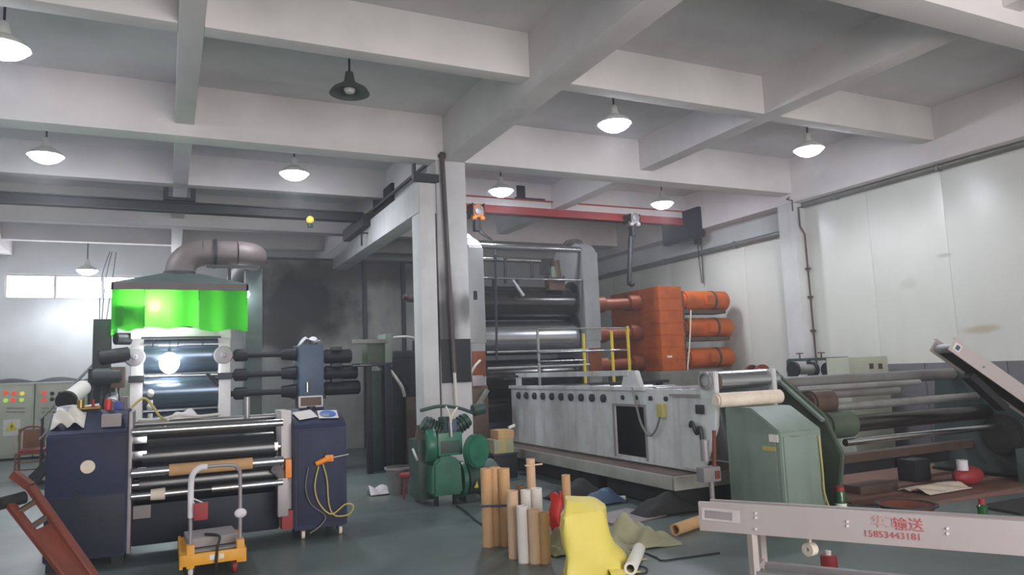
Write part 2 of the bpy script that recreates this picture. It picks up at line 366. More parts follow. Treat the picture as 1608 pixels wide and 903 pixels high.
d = thing('wall_pipe', 'dark pipe along the panel top behind the clean column', 'pipe', (11.2, 15, 4.05))
MB().cyl((11.2, 10.5, 4.13), (11.2, YB, 4.13), .06).build('pipe', 'grey_pipe', d)
for yy in (12.0, 14.5, 17): MB().box((11.13, yy - .02, 4.06), (11.26, yy + .02, 4.195)).build('clamp', 'grey_pipe', d)
d = thing('conduit', 'thin brown conduit down the clean column on the right wall', 'conduit', (11.2, 10.05, 1.4))
a = at(1272, 320, y=10.06)
MB().tube([(11.18, 10.06, 1.5), (11.17, 10.06, 3.0), (11.16, 10.06, 4.0), (11.05, 10.06, 4.15), (11.05, 10.06, 4.52), (11.2, 10.06, 4.54)], .016, smooth=False).build('tube', 'brown_steel', d)
for zz in (2.1, 2.75, 3.3): MB().box((11.13, 10.04, zz), (11.22, 10.1, zz + .04)).build('clip', 'brown_steel', d)

# ---------------------------------------------------------------- high-bay lamps
def lamp(lit):
    t = thing('pendant_lamp', '', 'lamp', (0, 0, 0))
    MB().cyl((0, 0, .22), (0, 0, .6), .012, seg=10).lathe((0, 0, .58), [(0, 0), (.05, 0), (.05, .02), (0, .02)]).build('stem', 'dark_steel', t)
    MB().lathe((0, 0, 0), [(.03, .27), (.045, .26), (.06, .17), (.075, .13), (.12, .105), (.20, .055), (.235, 0), (.228, 0), (.195, .05), (.11, .097), (.05, .12), (0, .12)]).build('shade', 'lamp_green' if not lit else 'lamp_pale', t)  # lit lamps take a pale shade, their glow put into the colour
    if lit: MB().lathe((0, 0, 0), [(0, -.11), (.08, -.10), (.15, -.07), (.20, -.03), (.215, .01), (.18, .05), (0, .06)]).build('bulb', 'lamp_glow', t)  # widened to fill the rim, imitating the lamp's glare
    else: MB().lathe((0, 0, 0), [(0, .0), (.05, .01), (.07, .05), (.04, .11), (0, .11)]).build('bulb', 'lamp_pale', t)
    return t
ON = lamp(True); used = False
ZL = 4.9
LAMPS = [((8.15), 965, 195, 'lit pendant lamp in the ceiling bay left of the clean column, nearest the central beam'), (8.15, 1270, 235, 'lit pendant lamp in front of the clean column'),
         (11.95, 787, 300, 'lit pendant lamp over the left end of the red crane beam'), (11.95, 1040, 320, 'lit pendant lamp over the right end of the red crane beam'),
         (8.15, 5, 75, 'lit pendant lamp cut off by the top left edge of the photograph'), (11.95, 72, 245, 'lit pendant lamp above the black crane beam at the far left'),
         (11.95, 462, 273, 'lit pendant lamp above the black crane beam, left of the runway beam')]
for (yy, u, v, lab) in LAMPS:
    o = ON if not used else copy_tree(ON); used = True
    p = at(u, v, z=ZL); o.location = p; tag(o, lab, 'lamp', 'lit pendant lamps')
    l = bpy.data.lights.new('lamp_light', 'SPOT'); l.energy = LAMP_W; l.spot_size = R_(164); l.spot_blend = .45; l.shadow_soft_size = .16; l.color = (.90, .95, 1.0)
    lo = bpy.data.objects.new('lamp_light', l); lo.location = p + V(0, 0, -.26); col.objects.link(lo)
o = copy_tree(ON); p = at(137, 425, y=19.6); o.location = p; tag(o, 'small lit pendant lamp in front of the bright back window', 'lamp', 'lit pendant lamps')
for ch in o.children:
    if ch.name.startswith('stem'):
        ch.data = ch.data.copy()
        for v in ch.data.vertices:
            if v.co.z > .4: v.co.z += ZC - p.z - .6
l = bpy.data.lights.new('lamp_light', 'SPOT'); l.energy = LAMP_W * 1.5; l.spot_size = R_(168); l.spot_blend = .5; l.shadow_soft_size = .16; l.color = (.94, .97, 1.0)
lo = bpy.data.objects.new('lamp_light', l); lo.location = p + V(0, 0, -.26); col.objects.link(lo)
OFF = lamp(False); OFF.location = at(549, 147, z=ZL); tag(OFF, 'unlit pendant lamp with a dark bell shade under the left bays', 'lamp')
# ---------------------------------------------------------------- soot-stained panel enclosure behind the left machines
en = thing('panel_enclosure', 'soot-blackened sheet panel enclosure standing behind the blue gearbox', 'enclosure', (3.6, 16.3, 0))
xj = [1.86, 4.07, 4.98, 5.75]
for xa, xb in zip(xj, xj[1:]):
    MB().box((xa + .012, 16.3, 0), (xb - .012, 16.36, 4.18), bev=.006).build('panel', 'soot_panel', en)
for xa in xj[1:3]: MB().box((xa - .06, 16.25, 0), (xa + .03, 16.4, 4.17), bev=.005).build('post', 'dark_steel', en)
MB().box((1.84, 16.37, 0), (1.90, YB - .02, 4.18)).build('side_panel', 'soot_panel', en)
MB().box((1.84, 16.26, 4.18), (5.77, 16.42, 4.23)).build('top_rail', 'dark_steel', en)

# ---------------------------------------------------------------- overhead cranes
k = thing('crane_girder', 'long black steel crane girder hanging below the left ceiling bays', 'crane', (0, 13.4, 4.5))
a = at(566, 335, y=13.35); a0 = at(0, 301.4, y=13.35); b0 = at(0, 318.8, y=13.35); b1 = at(546, 347.3, y=13.35)
zt, zb = (a.z + a0.z) / 2, (b0.z + b1.z) / 2
MB().box((-3.4, 13.3, zb), (3.3, 13.42, zt), bev=.008).box((-3.4, 13.25, zt - .02), (3.3, 13.47, zt)).box((-3.4, 13.25, zb), (3.3, 13.47, zb + .02)).build('girder', 'black_steel', k)
MB().box((3.2, 12.9, zb - .16), (3.42, 14.6, zb + .07), bev=.02).cyl((3.42, 13.1, zb - .05), (3.5, 13.1, zb - .05), .1).build('end_carriage', 'black_steel', k)
MB().box((-.07, 13.16, zt), (.38, 13.3, zt + .05)).box((-.1, 13.2, zt), (-.02, 13.4, zt + .22)).box((.32, 13.2, zt), (.4, 13.4, zt + .22)).build('clamp_plate', 'black_steel', k)
h = thing('trolley_lamp', 'small yellow warning light under the black crane girder', 'light', at(487, 350, y=13.3))
p = at(487, 345, y=13.28); MB().ball(p, .07).build('lens', 'pilot_yellow', h); MB().cyl(p + V(0, 0, -.07), p + V(0, 0, -.14), .05).build('base', 'hood_green', h)
MB().cyl(p + V(0, .0, .05), p + V(0, 0, .14), .012).build('hanger', 'dark_steel', h)

k = thing('crane_girder', 'faded red steel crane girder spanning over the silver calender', 'crane', (7.6, 13.4, 4.4))
t0, t1 = at(737, 311, y=13.35), at(1124, 334.6, y=13.35); u0, u1 = at(880, 343.3, y=13.35), at(1079, 354.5, y=13.35)
zt, zb = (t0.z + t1.z) / 2, (u0.z + u1.z) / 2
MB().box((3.75, 13.3, zb), (11.0, 13.42, zt), bev=.006).box((3.75, 13.24, zt - .02), (11.0, 13.48, zt)).box((3.75, 13.24, zb), (11.0, 13.48, zb + .02)).build('girder', 'red_crane', k)
MB().box((10.85, 12.75, zb - .36), (11.02, 14.1, zt), bev=.02).build('end_carriage', 'navy_steel', k)
MB().box((3.7, 12.75, zb - .25), (3.82, 14.1, zt), bev=.02).build('end_carriage', 'black_steel', k)
MB().box((6.55, 13.28, zt), (6.75, 13.45, zt + .3), bev=.02).box((6.5, 13.26, zt), (7.2, 13.46, zt + .04)).build('motor_bracket', 'black_steel', k)
def hoist(u, v, m, lab, drop, hm, group='chain hoists on the red girder'):
    c = at(u, v, y=13.18); t = thing('chain_hoist', lab, 'hoist', (c.x, 13.18, c.z), group)
    MB().cyl((c.x, 13.02, c.z + .06), (c.x, 13.25, c.z + .06), .13, bev=.02).build('drum', m, t)
    MB().lathe((c.x, 13.0, c.z + .06), [(0, 0), (.085, 0), (.09, .02), (.06, .03), (0, .03)], axis=(0, -1, 0)).build('cover_plate', 'grey_bearing', t)
    for s in (-1, 1):
        MB().lathe((c.x + s * .085, 13.06, c.z - .07), [(0, -.05), (.05, -.045), (.05, .045), (0, .05)], axis=(1, 0, 0), seg=16).build('wheel', m, t)
        MB().box((c.x + s * .12 - .01, 13.0, c.z - .06), (c.x + s * .12 + .01, 13.3, zb + .12)).build('trolley_plate', 'dark_steel', t)
    MB().box((c.x - .07, 13.05, c.z - .34), (c.x + .05, 13.2, c.z - .12), bev=.02).build('hook_block', hm, t)
    dz, dx = drop
    for s in (-.045, .05):
        MB().tube([(c.x + s, 13.1, c.z - .2), (c.x + s + dx * .3, 13.1, c.z - .2 - dz * .35), (c.x + dx + s * .4, 13.1, c.z - dz)], .012, 6).build('chain', 'dark_steel', t)
    return t
h1 = hoist(747, 338, 'orange_plastic', 'orange chain hoist beside the sooty column, chains swung right', (.5, .3), 'black_steel')
MB().tube([at(775, 384, y=13.0), at(777, 390, y=12.6), at(778, 400, y=11.95), at(780, 565, y=11.9)], .022, 8, smooth=False).build('hanging_cable', 'dark_steel', h1)
h2 = hoist(991, 348, 'pale_paint', 'pale chain hoist in the middle of the red girder', (.5, 0.0), 'dark_steel')
MB().tube([at(990, 372, y=13.1), at(988, 448, y=13.1)], .05, 10).build('lifting_rod', 'dark_steel', h2); MB().ball(at(992, 446, y=13.05), .07).build('hook', 'black_steel', h2)
hoist(1093, 362, 'dull_red', 'red chain hoist near the right end of the red girder', (1.25, .02), 'dark_steel')

# ---------------------------------------------------------------- left calender with its hood
YC = 12.3
ca = thing('roll_calender', 'roll calender with pale posts and polished rolls under the green curtain', 'calender', (.2, 12.6, 0))
for s, xa, xb in ((-1, -.50, -.33), (1, .74, .91)):
    f = MB().box((xa, YC, 0), (xb, YC + .12, 1.62), bev=.01).box((xa, YC + .12, 0), (xb, YC + .7, 2.42), bev=.01).build('side_frame', 'pale_paint', ca)
    MB().box((xa + .01, YC - .03, 1.72), (xb - .01, YC + .1, 1.93), bev=.01).build('bearing_block', 'white_paper', f)
    MB().box((xa - .02, YC - .02, 1.62), (xb + .02, YC + .13, 1.72), bev=.01).build('clamp', 'dark_steel', f)
    cx = -.44 if s < 0 else .80
    MB().lathe((cx, YC - .06, 2.0), [(0, .04), (.03, .04), (.04, .0), (.13, -.01), (.145, -.05), (.145, -.1), (0, -.1)], axis=(0, -1, 0)).build('bearing_cap', 'grey_bearing', f)
    MB().box((xa, YC - .02, 2.27), (xb, YC + .1, 2.44), bev=.01).build('head_block', 'pale_paint', f)
for z, r, y in ((2.02, .27, YC + .42), (1.46, .27, YC + .36), (.9, .27, YC + .42)):
    g = MB().cyl((-.33, y, z), (.74, y, z), r, seg=48, bev=.01).build('roll', 'blue_roll', ca)
    MB().cyl((-.42, y, z), (.83, y, z), .09).build('journal', 'steel', g)
MB().box((-.33, YC + .0, 2.30), (.74, YC + .3, 2.44), bev=.01).build('cross_beam', 'pale_paint', ca)
MB().box((-.36, YC - .04, 2.27), (.76, YC + .02, 2.30)).build('trough_lip', 'dark_steel', ca)
for x in (-.2, .15, .5): MB().cyl((x, YC + .05, 2.3), (x, YC + .05, 2.14), .008, seg=8).build('air_line', 'dark_steel', ca)
MB().cyl((-.33, YC + .1, 2.18), (.74, YC + .1, 2.18), .02).build('guide_bar', 'bright_steel', ca)
MB().cyl((-.33, YC + .06, 1.7), (.74, YC + .06, 1.7), .025).build('guide_bar', 'bright_steel', ca)
for z in (1.45, 1.25):
    MB().ball((-.22, YC - .02, z), .05, (1, 1, 1.2)).cyl((-.22, YC, z - .1), (-.22, YC, z - .25), .035).build('valve_knob', 'hose_white', ca)
MB().cyl((.74, YC + .1, 1.55), (.56, YC + .02, 1.72), .05, .02).build('scraper_arm', 'dark_steel', ca)
MB().box((-.36, YC - .02, .2), (.78, YC + .5, .6), bev=.02).build('base', 'dark_steel', ca)
# things on top of the cross beam
MB().sheet(lambda u, v: (-.1 + .45 * u, YC - .02 + .3 * v, 2.455 + .05 * abs(math.sin(u * 7 + v * 3)) * (1 - abs(2 * u - 1)) + .004), 14, 6).build('rag', 'white_cloth', None)
tag(bpy.data.objects['rag'], 'crumpled pale rag on top of the left calender', 'rag')

ho = thing('exhaust_hood', 'dark exhaust hood with translucent green curtain over the left calender', 'hood', (.2, 12.4, 2.5))
X0, X1, Y0, Y1 = -.75, 1.13, 11.9, 13.4
zr = at(280, 455, y=Y0).z
MB().box((X0, Y0, zr), (X1, Y0 + .03, zr + .10)).box((X0, Y1 - .03, zr), (X1, Y1, zr + .10)).box((X0, Y0, zr), (X0 + .03, Y1, zr + .10)).box((X1 - .03, Y0, zr), (X1, Y1, zr + .10)).build('rim', 'duct_brown', ho)
b = MB(); t = bmesh.new()
lo = [(X0, Y0, zr + .1), (X1, Y0, zr + .1), (X1, Y1, zr + .1), (X0, Y1, zr + .1)]
hi = [(-.08, 12.5, zr + .33), (.46, 12.5, zr + .33), (.46, 12.97, zr + .33), (-.08, 12.97, zr + .33)]
A = [t.verts.new(p) for p in lo]; Bq = [t.verts.new(p) for p in hi]
for i in range(4): t.faces.new((A[i], A[(i + 1) % 4], Bq[(i + 1) % 4], Bq[i]))
t.normal_update(); bmesh.ops.solidify(t, geom=t.faces[:], thickness=.01); b._merge(t).build('canopy', 'hood_green', ho)
# duct: collar, elbow, horizontal run, elbow back into the enclosure
cxd, cyd, rd = .16, 12.72, .22
MB().cyl((cxd, cyd, zr + .33), (cxd, cyd, zr + .38), rd + .02, seg=32).build('collar', 'dark_steel', ho)
pts = [(cxd, cyd, zr + .30)]
for i in range(9):
    a = R_(90) * i / 8; pts.append((cxd + .34 * (1 - math.cos(a)), cyd, zr + .36 + .34 * math.sin(a)))
zd = pts[-1][2]
MB().tube(pts, rd, 28, smooth=False).build('duct_elbow', 'duct_brown', ho)
MB().cyl((cxd + .34, cyd, zd), (1.02, cyd, zd), rd, seg=32).build('duct', 'duct_brown', ho)
MB().cyl((.66, cyd, zd), (.71, cyd, zd), rd + .025, seg=32).build('duct_flange', 'dark_steel', ho)
pts = [(1.02, cyd, zd)]
for i in range(1, 9):
    a = R_(90) * i / 8; pts.append((1.02 + .3 * math.sin(a), cyd + .3 * (1 - math.cos(a)), zd))
pts.append((1.32, 16.0, zd))
MB().tube(pts, rd, 28, smooth=False).build('duct_elbow', 'duct_brown', ho)
MB().box((1.2, 13.1, .0), (1.47, 13.4, zd - .2), bev=.01).build('support_post', 'hood_green', ho)
MB().bar((.55, cyd - .2, zd - .24), (1.36, cyd - .2, zd - .24), .05).bar((.9, 12.6, zr + .2), (.9, 12.6, zd - .24), .05).build('bracket', 'dark_steel', ho)
zc = at(280, 514, y=Y0).z
def curtain(x0, x1, y, z0, z1, ph, amp=.018):
    return MB().sheet(lambda u, v: (x0 + (x1 - x0) * u, y + amp * math.sin(u * (x1 - x0) * 16 + ph) * (1 - .5 * v), z0 + (z1 - z0) * v + (.02 * math.sin(u * 9 + ph) if v == 0 else 0)), max(6, int((x1 - x0) * 24)), 4, .002).build('curtain', 'curtain_green', ho)
curtain(X0 + .01, -.32, Y0 + .02, zc - .03, zr + .06, 0)
curtain(-.31, .42, Y0 + .03, zc, zr + .06, 1)
curtain(.43, X1 - .01, Y0 + .02, zc - .05, zr + .06, 2)
curtain(X0 + .03, -.30, Y0 + .06, zc + .03, zr - .24, 3).data.materials[0] = MATS['green_sheet']
MB().sheet(lambda u, v: (X0 + .01 + .012 * math.sin(u * 22), Y0 + .03 + 1.4 * u, zc - .1 + (zr + .06 - zc + .1) * v), 30, 3, .002).build('curtain', 'curtain_green', ho)
MB().sheet(lambda u, v: (X1 - .01 + .012 * math.sin(u * 22), Y0 + .03 + 1.4 * u, zc + (zr + .06 - zc) * v), 30, 3, .002).build('curtain', 'curtain_green', ho)
# work lamps: one behind the curtain, one in front of the rolls, one past the hood's right edge
def work_lamp(p, lab, power, r=.06, hang=.3):
    t = thing('work_lamp', lab, 'lamp', p, 'bare work lamps around the left calender')
    MB().ball(p, r, (1, 1, 1.15)).build('bulb', 'bulb_glow', t); MB().cyl(p + V(0, 0, r), p + V(0, 0, r + .08), .025).build('socket', 'dark_steel', t)
    MB().cyl(p + V(0, 0, r + .08), p + V(0, 0, hang), .006, seg=6).build('cord', 'cable_black', t)
    l = bpy.data.lights.new('work_light', 'POINT'); l.energy = power; l.shadow_soft_size = r + .02; l.color = (.93, .98, 1)
    lo_ = bpy.data.objects.new('work_light', l); lo_.location = p; col.objects.link(lo_)
work_lamp(at(243, 480, y=12.08), 'bare work lamp glowing behind the green curtain', 190, .075, .22)
work_lamp(at(266, 570, y=12.2), 'glaring bare work lamp in front of the calender rolls', 50, .14, .33)  # bulb made oversized to stand for its glare
work_lamp(at(385, 462, y=12.9), 'work lamp at the right edge of the green hood', 14, .07, .2)

# left drive of the calender
dr = thing('drive_unit', 'dark oily drive unit left of the calender with grey box on top', 'drive', (-.8, 12.6, 0))
MB().box((-1.0, 12.35, 1.85), (-.77, 12.65, 2.58), bev=.01).build('grey_box', 'dark_steel', dr)
MB().box((-1.05, 12.35, 0), (-.72, 12.95, 1.85), bev=.02).build('housing', 'black_steel', dr)
MB().cyl((-.98, 12.25, 1.72), (-.6, 12.25, 1.72), .14, bev=.02).build('motor', 'dark_steel', dr)
MB().cyl((-.9, 12.3, 2.0), (-.5, 12.3, 2.05), .11, bev=.02).cyl((-.7, 12.3, 2.28), (-.52, 12.4, 2.28), .09).build('coupling', 'black_steel', dr)
MB().box((-.74, 12.15, 1.55), (-.56, 12.4, 1.86), bev=.02).build('bearing_housing', 'brown_steel', dr)
MB().cyl((-.72, 12.1, 1.3), (-.72, 12.3, 1.42), .1, bev=.02).build('pump', 'steel', dr)
MB().box((-.62, 12.1, 1.12), (-.51, 12.3, 1.42), bev=.01).build('oil_box', 'duct_brown', dr)
for i in range(4):
    MB().tube([(-.95 + .1 * i, 12.22, 1.6), (-.98 + .12 * i, 12.12, 1.35), (-.9 + .08 * i, 12.15, 1.0)], .016, 6).build('hose', 'cable_black', dr)
for i, x in enumerate((-.93, -.9, -.84)):
    MB().tube([(x, 12.5, 2.58), (x + .03 * i, 12.6, 3.2), (x + .08, 13.0, 3.7)], .006, 6).build('cable', 'cable_black', dr)

# ---------------------------------------------------------------- blue gearbox, shafts and motors right of the calender
ge = thing('gearbox', 'blue gearbox with black drive shafts and motors beside the left calender', 'gearbox', (2.2, 12.9, 0))
MB().box((1.96, 12.3, 1.28), (2.36, 13.0, 2.14), bev=.02).build('housing', 'blue_gear', ge)
MB().box((1.93, 12.28, 1.24), (2.39, 13.05, 1.30), bev=.01).build('base_plate', 'navy_steel', ge)
MB().box((2.0, 12.35, 0), (2.34, 13.0, 1.24)).build('stand', 'black_steel', ge)
for i, (z, u) in enumerate(((2.0, 560), (1.68, 590), (1.38, 618))):
    sh = MB().cyl((.91, 12.7, z), (1.96, 12.6, z), .045).build('drive_shaft', 'black_steel', ge)
    MB().cyl((.98, 12.69, z), (1.2, 12.67, z), .10, bev=.02).build('universal_joint', 'black_steel', sh); MB().cyl((1.72, 12.63, z), (1.96, 12.6, z), .09, .12).build('universal_joint', 'black_steel', sh)
for z, l in ((1.94, .52), (1.66, .62), (1.40, .66)):
    mo = MB().cyl((2.42, 12.6, z), (2.36 + l, 12.6, z), .12, bev=.02).cyl((2.36, 12.6, z), (2.44, 12.6, z), .09).build('motor', 'black_steel', ge)
    MB().box((2.52, 12.45, z + .1), (2.7, 12.6, z + .16), bev=.01).build('terminal_box', 'dark_steel', mo)
for i in range(2): MB().cyl((2.15 + .1 * i, 12.36, 2.14), (2.15 + .1 * i, 12.36, 2.22), .012, seg=8).build('eye_bolt', 'dark_steel', ge)
MB().cyl((2.08, 12.26, 1.36), (2.08, 12.26, 1.52), .02).build('oil_gauge', 'bright_steel', ge)
o = MB().sheet(lambda u, v: (1.96 + .34 * u, 12.32 + .32 * v, 2.225 + .07 * math.sin(u * 5 + .5) * math.sin(v * 4 + .3) - (.12 * max(0, .35 - u) / .35)), 14, 10, .01).build('cloth', 'white_cloth')
tag(o, 'crumpled white cloth on top of the blue gearbox', 'cloth')

# ---------------------------------------------------------------- green box on a stand and the dark machine left of the column
st = thing('machine_stand', 'dark post stand carrying a green box left of the sooty column', 'stand', (3.3, 12.2, 0))
g0, g1 = at(577, 534, y=12.0), at(612, 572, y=12.0)
MB().box((g0.x, 12.0, g1.z), (g1.x - .08, 12.4, g0.z), bev=.01).build('green_box', 'olive_green', st)
MB().box((g1.x - .09, 11.95, g1.z - .05), (g1.x + .03, 12.4, g0.z + .1), bev=.01).build('side_plate', 'sage_green', st)
MB().box((at(556, 540, y=11.95).x, 11.93, g0.z - .06), (g1.x - .05, 12.1, g0.z + .01), bev=.01).build('ledge', 'grey_pipe', st)
MB().box((at(565, 565, y=11.9).x, 11.9, g1.z - .02), (g1.x + .02, 12.5, g1.z + .03), bev=.01).build('table', 'dark_steel', st)
MB().box((g1.x - .12, 11.9, 0), (g1.x + .0, 12.05, g1.z), bev=.01).build('post', 'navy_steel', st)
MB().box((g0.x - .05, 11.9, 0), (g0.x + .04, 12.0, g1.z), bev=.01).build('post', 'black_steel', st)
MB().box((g0.x + .05, 12.1, 0), (g1.x - .1, 12.4, g1.z - .1)).build('lower_housing', 'dark_green', st)
pa = at(556, 574, y=11.8); MB().box((pa.x, 11.85, g1.z - .01), (pa.x + .3, 12.0, g1.z + .0)).build('papers_shelf', 'grey_pipe', st)
dm = thing('hydraulic_unit', 'black hydraulic unit with pale hoses behind the white pilaster', 'machine', (3.75, 12.6, 0))
x0 = at(616, 600, y=12.2).x
MB().box((x0, 12.2, 0), (x0 + .75, 13.0, at(620, 563, y=12.2).z), bev=.02).build('tank', 'black_steel', dm)
MB().box((x0 + .05, 12.25, at(620, 563, y=12.2).z), (x0 + .6, 12.9, at(620, 560, y=12.2).z + .1), bev=.02).build('lid', 'dark_steel', dm)
MB().box((x0 + .2, 12.05, .0), (x0 + .7, 12.2, 1.2), bev=.02).build('front_panel', 'brown_steel', dm)
MB().tube([at(613, 582, y=12.1), at(622, 594, y=11.98), at(631, 608, y=12.0), at(635, 622, y=12.1)], .028, 10).build('hose', 'hose_white', dm)
MB().tube([at(618, 530, y=12.3), at(640, 529, y=12.1), at(662, 534, y=12.2)], .022, 8).build('hose', 'hose_white', dm)
MB().tube([at(628, 590, y=12.15), at(636, 600, y=12.0), at(642, 616, y=12.1)], .02, 8).build('hose', 'cable_black', dm)
MB().cyl(at(655, 520, y=12.5), at(656, 640, y=12.5), .05).cyl(at(650, 535, y=12.5), at(651, 640, y=12.5), .03).build('riser_pipe', 'dark_steel', dm)
MB().cyl(at(640, 468, y=12.4), at(662, 470, y=12.4), .07).cyl(at(634, 465, y=12.4), at(641, 468, y=12.4), .05).build('shaft_end', 'brown_steel', dm)

# ---------------------------------------------------------------- control cabinets by the back wall
def cabinet(x0, x1, lab, pilots, sign):
    t = thing('control_cabinet', lab, 'cabinet', ((x0 + x1) / 2, 19.95, 0), 'cream control cabinets')
    MB().box((x0 + .005, 19.72, .06), (x1 - .005, 20.3, 1.7), bev=.012).build('body', 'cabinet_cream', t)
    MB().box((x0 + .02, 19.76, 0), (x1 - .02, 20.26, .06)).build('plinth', 'black_steel', t)
    dz = MB().box((x0 + .04, 19.70, .12), (x1 - .04, 19.72, 1.64), bev=.006).build('door', 'cabinet_cream', t)
    for (u, v, m) in pilots:
        p = at(u, v, y=19.69); MB().cyl((p.x, 19.70, p.z), (p.x, 19.67, p.z), .045, seg=16, bev=.01).build('pilot_light', m, dz)
    for r in range(2):
        for i in range(6):
            p = at((12 if sign else 68) + i * 5, 641 + r * 6, y=19.69)
            if x0 + .05 < p.x < x1 - .05: MB().box((p.x - .03, 19.69, p.z - .015), (p.x + .03, 19.70, p.z + .015)).build('caption_plate', 'grey_label', dz)
    if sign:
        p = at(18, 672, y=19.69); s = MB().box((p.x - .16, 19.69, p.z - .17), (p.x + .16, 19.70, p.z + .19)).build('warning_sign', 'white_paper', t)
        MB().prism([(p.x - .12, 19.682, p.z - .06), (p.x + .12, 19.682, p.z - .06), (p.x, 19.682, p.z + .15)], (0, .008, 0)).build('triangle', 'warning_yellow', s)
        MB().prism([(p.x + .01, 19.676, p.z + .09), (p.x - .025, 19.676, p.z + .02), (p.x, 19.676, p.z + .02), (p.x - .012, 19.676, p.z - .04), (p.x + .028, 19.676, p.z + .04), (p.x + .006, 19.676, p.z + .04)], (0, .006, 0)).build('lightning_bolt', 'cable_black', s)
    return t
cabinet(-3.72, -2.72, 'cream control cabinet with six pilot lights and a yellow warning triangle', [(9, 617, 'pilot_red'), (22, 618, 'pilot_red'), (35, 618, 'pilot_yellow'), (9, 629, 'pilot_green'), (21, 628, 'pilot_red'), (34, 628, 'pilot_green')], True)
cabinet(-2.71, -1.75, 'cream control cabinet with two red lights beside the stair handrail', [(69, 617, 'pilot_red'), (69, 628, 'pilot_red'), (82, 618, 'black_steel'), (82, 627, 'black_steel'), (94, 618, 'black_steel'), (94, 627, 'black_steel')], False)
cabinet(-1.74, -.8, 'plain cream control cabinet hidden behind the stair', [], False)
o = MB().sheet(lambda u, v: (-3.7 + 2.4 * u, 19.7 + .55 * v, 1.72 + .09 * abs(math.sin(u * 8)) * math.sin(v * 3.1) + .02), 40, 8, .012).build('plastic_cover', 'cable_black')
tag(o, 'dark crumpled plastic sheet lying over the cream control cabinets', 'plastic sheet')
# stair handrail between the cabinets and the calender
sr = thing('stair', 'grey steel stair with pipe handrails going up beside the dark drive unit', 'stair', (-1.6, 14.5, 0))
a0, a1 = at(62, 660, y=14.5), at(158, 560, y=14.5); b0, b1 = at(62, 690, y=14.5), at(160, 590, y=14.5)
MB().cyl(a0, a1, .022).build('handrail', 'steel', sr); MB().cyl(b0, b1, .022).build('handrail', 'steel', sr)
n0, n1 = V(a0.x, 14.5, 0), V(a1.x + .1, 14.5, 1.35)
for yy in (14.45, 15.2): MB().bar((a0.x - .1, yy, .05), (a1.x + .05, yy, 1.25), .04, .16).build('stringer', 'dark_steel', sr)
for i in range(6):
    f_ = (i + .5) / 6; MB().box((a0.x - .1 + (a1.x - a0.x + .15) * f_ - .1, 14.45, .05 + 1.2 * f_), (a0.x - .1 + (a1.x - a0.x + .15) * f_ + .1, 15.2, .08 + 1.2 * f_)).build('tread', 'dark_steel', sr)
for f_ in (.05, .5, .95):
    q = a0.lerp(a1, f_); MB().cyl((q.x, 14.5, .1 + 1.15 * f_), q, .02).build('baluster', 'dark_steel', sr)
# chair with red cushion
ch = thing('chair', 'wooden chair with a red patterned cushion by the cream cabinets', 'chair', (-2.0, 15.9, 0))
c = at(48, 700, y=15.9); cx = c.x; sw = .42; sz = .45
MB().box((cx - .2, 15.65, sz - .04), (cx + .22, 16.1, sz), bev=.01).build('seat', 'wood', ch)
MB().box((cx - .16, 15.66, sz), (cx + .24, 16.06, sz + .05), bev=.02).build('cushion', 'dull_red', ch)
for dx, dy in ((-.19, .43), (.19, .43)): MB().bar((cx + dx, 15.65 + dy, 0), (cx + dx - .02, 15.7 + dy, .86 if dx < 0 else .84), .035).build('leg', 'wood', ch)
for dx in (-.19, .19): MB().bar((cx + dx, 15.68, 0), (cx + dx, 15.68, sz - .03), .035).build('leg', 'wood', ch)
MB().tube([(cx - .21, 16.12, .62), (cx - .2, 16.13, .80), (cx - .1, 16.14, .88), (cx + .08, 16.14, .88), (cx + .17, 16.13, .8), (cx + .18, 16.12, .62)], .02, 8).build('back_frame', 'wood', ch)
MB().box((cx - .15, 16.11, .5), (cx + .12, 16.13, .84), bev=.005).build('backrest', 'wood', ch)
for z in (.15, .28): MB().bar((cx - .19, 15.68, z), (cx + .19, 15.68, z), .02).bar((cx - .19, 15.68, z), (cx - .19, 16.1, z), .02).build('stretcher', 'wood', ch)
# ---------------------------------------------------------------- blue film winder in the left foreground
YW = 7.6
wi = thing('film_winder', 'navy blue film winder with black rollers between two cabinets', 'winder', (.35, 7.9, 0))
# left cabinet with sloping top
prof = [(YW, .08), (YW, 1.17), (YW + .28, 1.36), (YW + .75, 1.36), (YW + .75, .08)]
lc = MB().prism([(-.95, y, z) for y, z in prof], (.64, 0, 0), bev=.012).build('left_cabinet', 'navy_paint', wi)
MB().box((-.93, YW - .006, .1), (-.33, YW, .62), bev=.003).build('lower_panel', 'navy_steel', lc)
MB().box((-.93, YW - .006, .64), (-.33, YW, 1.14), bev=.003).build('upper_panel', 'navy_paint', lc)
p = at(138, 733, y=YW); MB().cyl((p.x, YW - .014, p.z), (p.x, YW - .004, p.z), .058, seg=28).build('round_sticker', 'cream_wrap', lc)
a, b = at(160, 672, y=YW + .15), at(190, 690, y=YW + .08)
MB().box((a.x, YW + .06, 1.218), (b.x, YW + .22, 1.33), bev=.003).build('name_plate', 'grey_label', lc)
p = at(120, 775, y=YW); MB().cyl((p.x, YW - .02, p.z), (p.x, YW, p.z), .02).build('knob', 'black_steel', lc)
MB().box((-.31, YW + .02, .08), (-.28, YW + .8, 1.34), bev=.006).build('inner_plate', 'grey_bearing', wi)
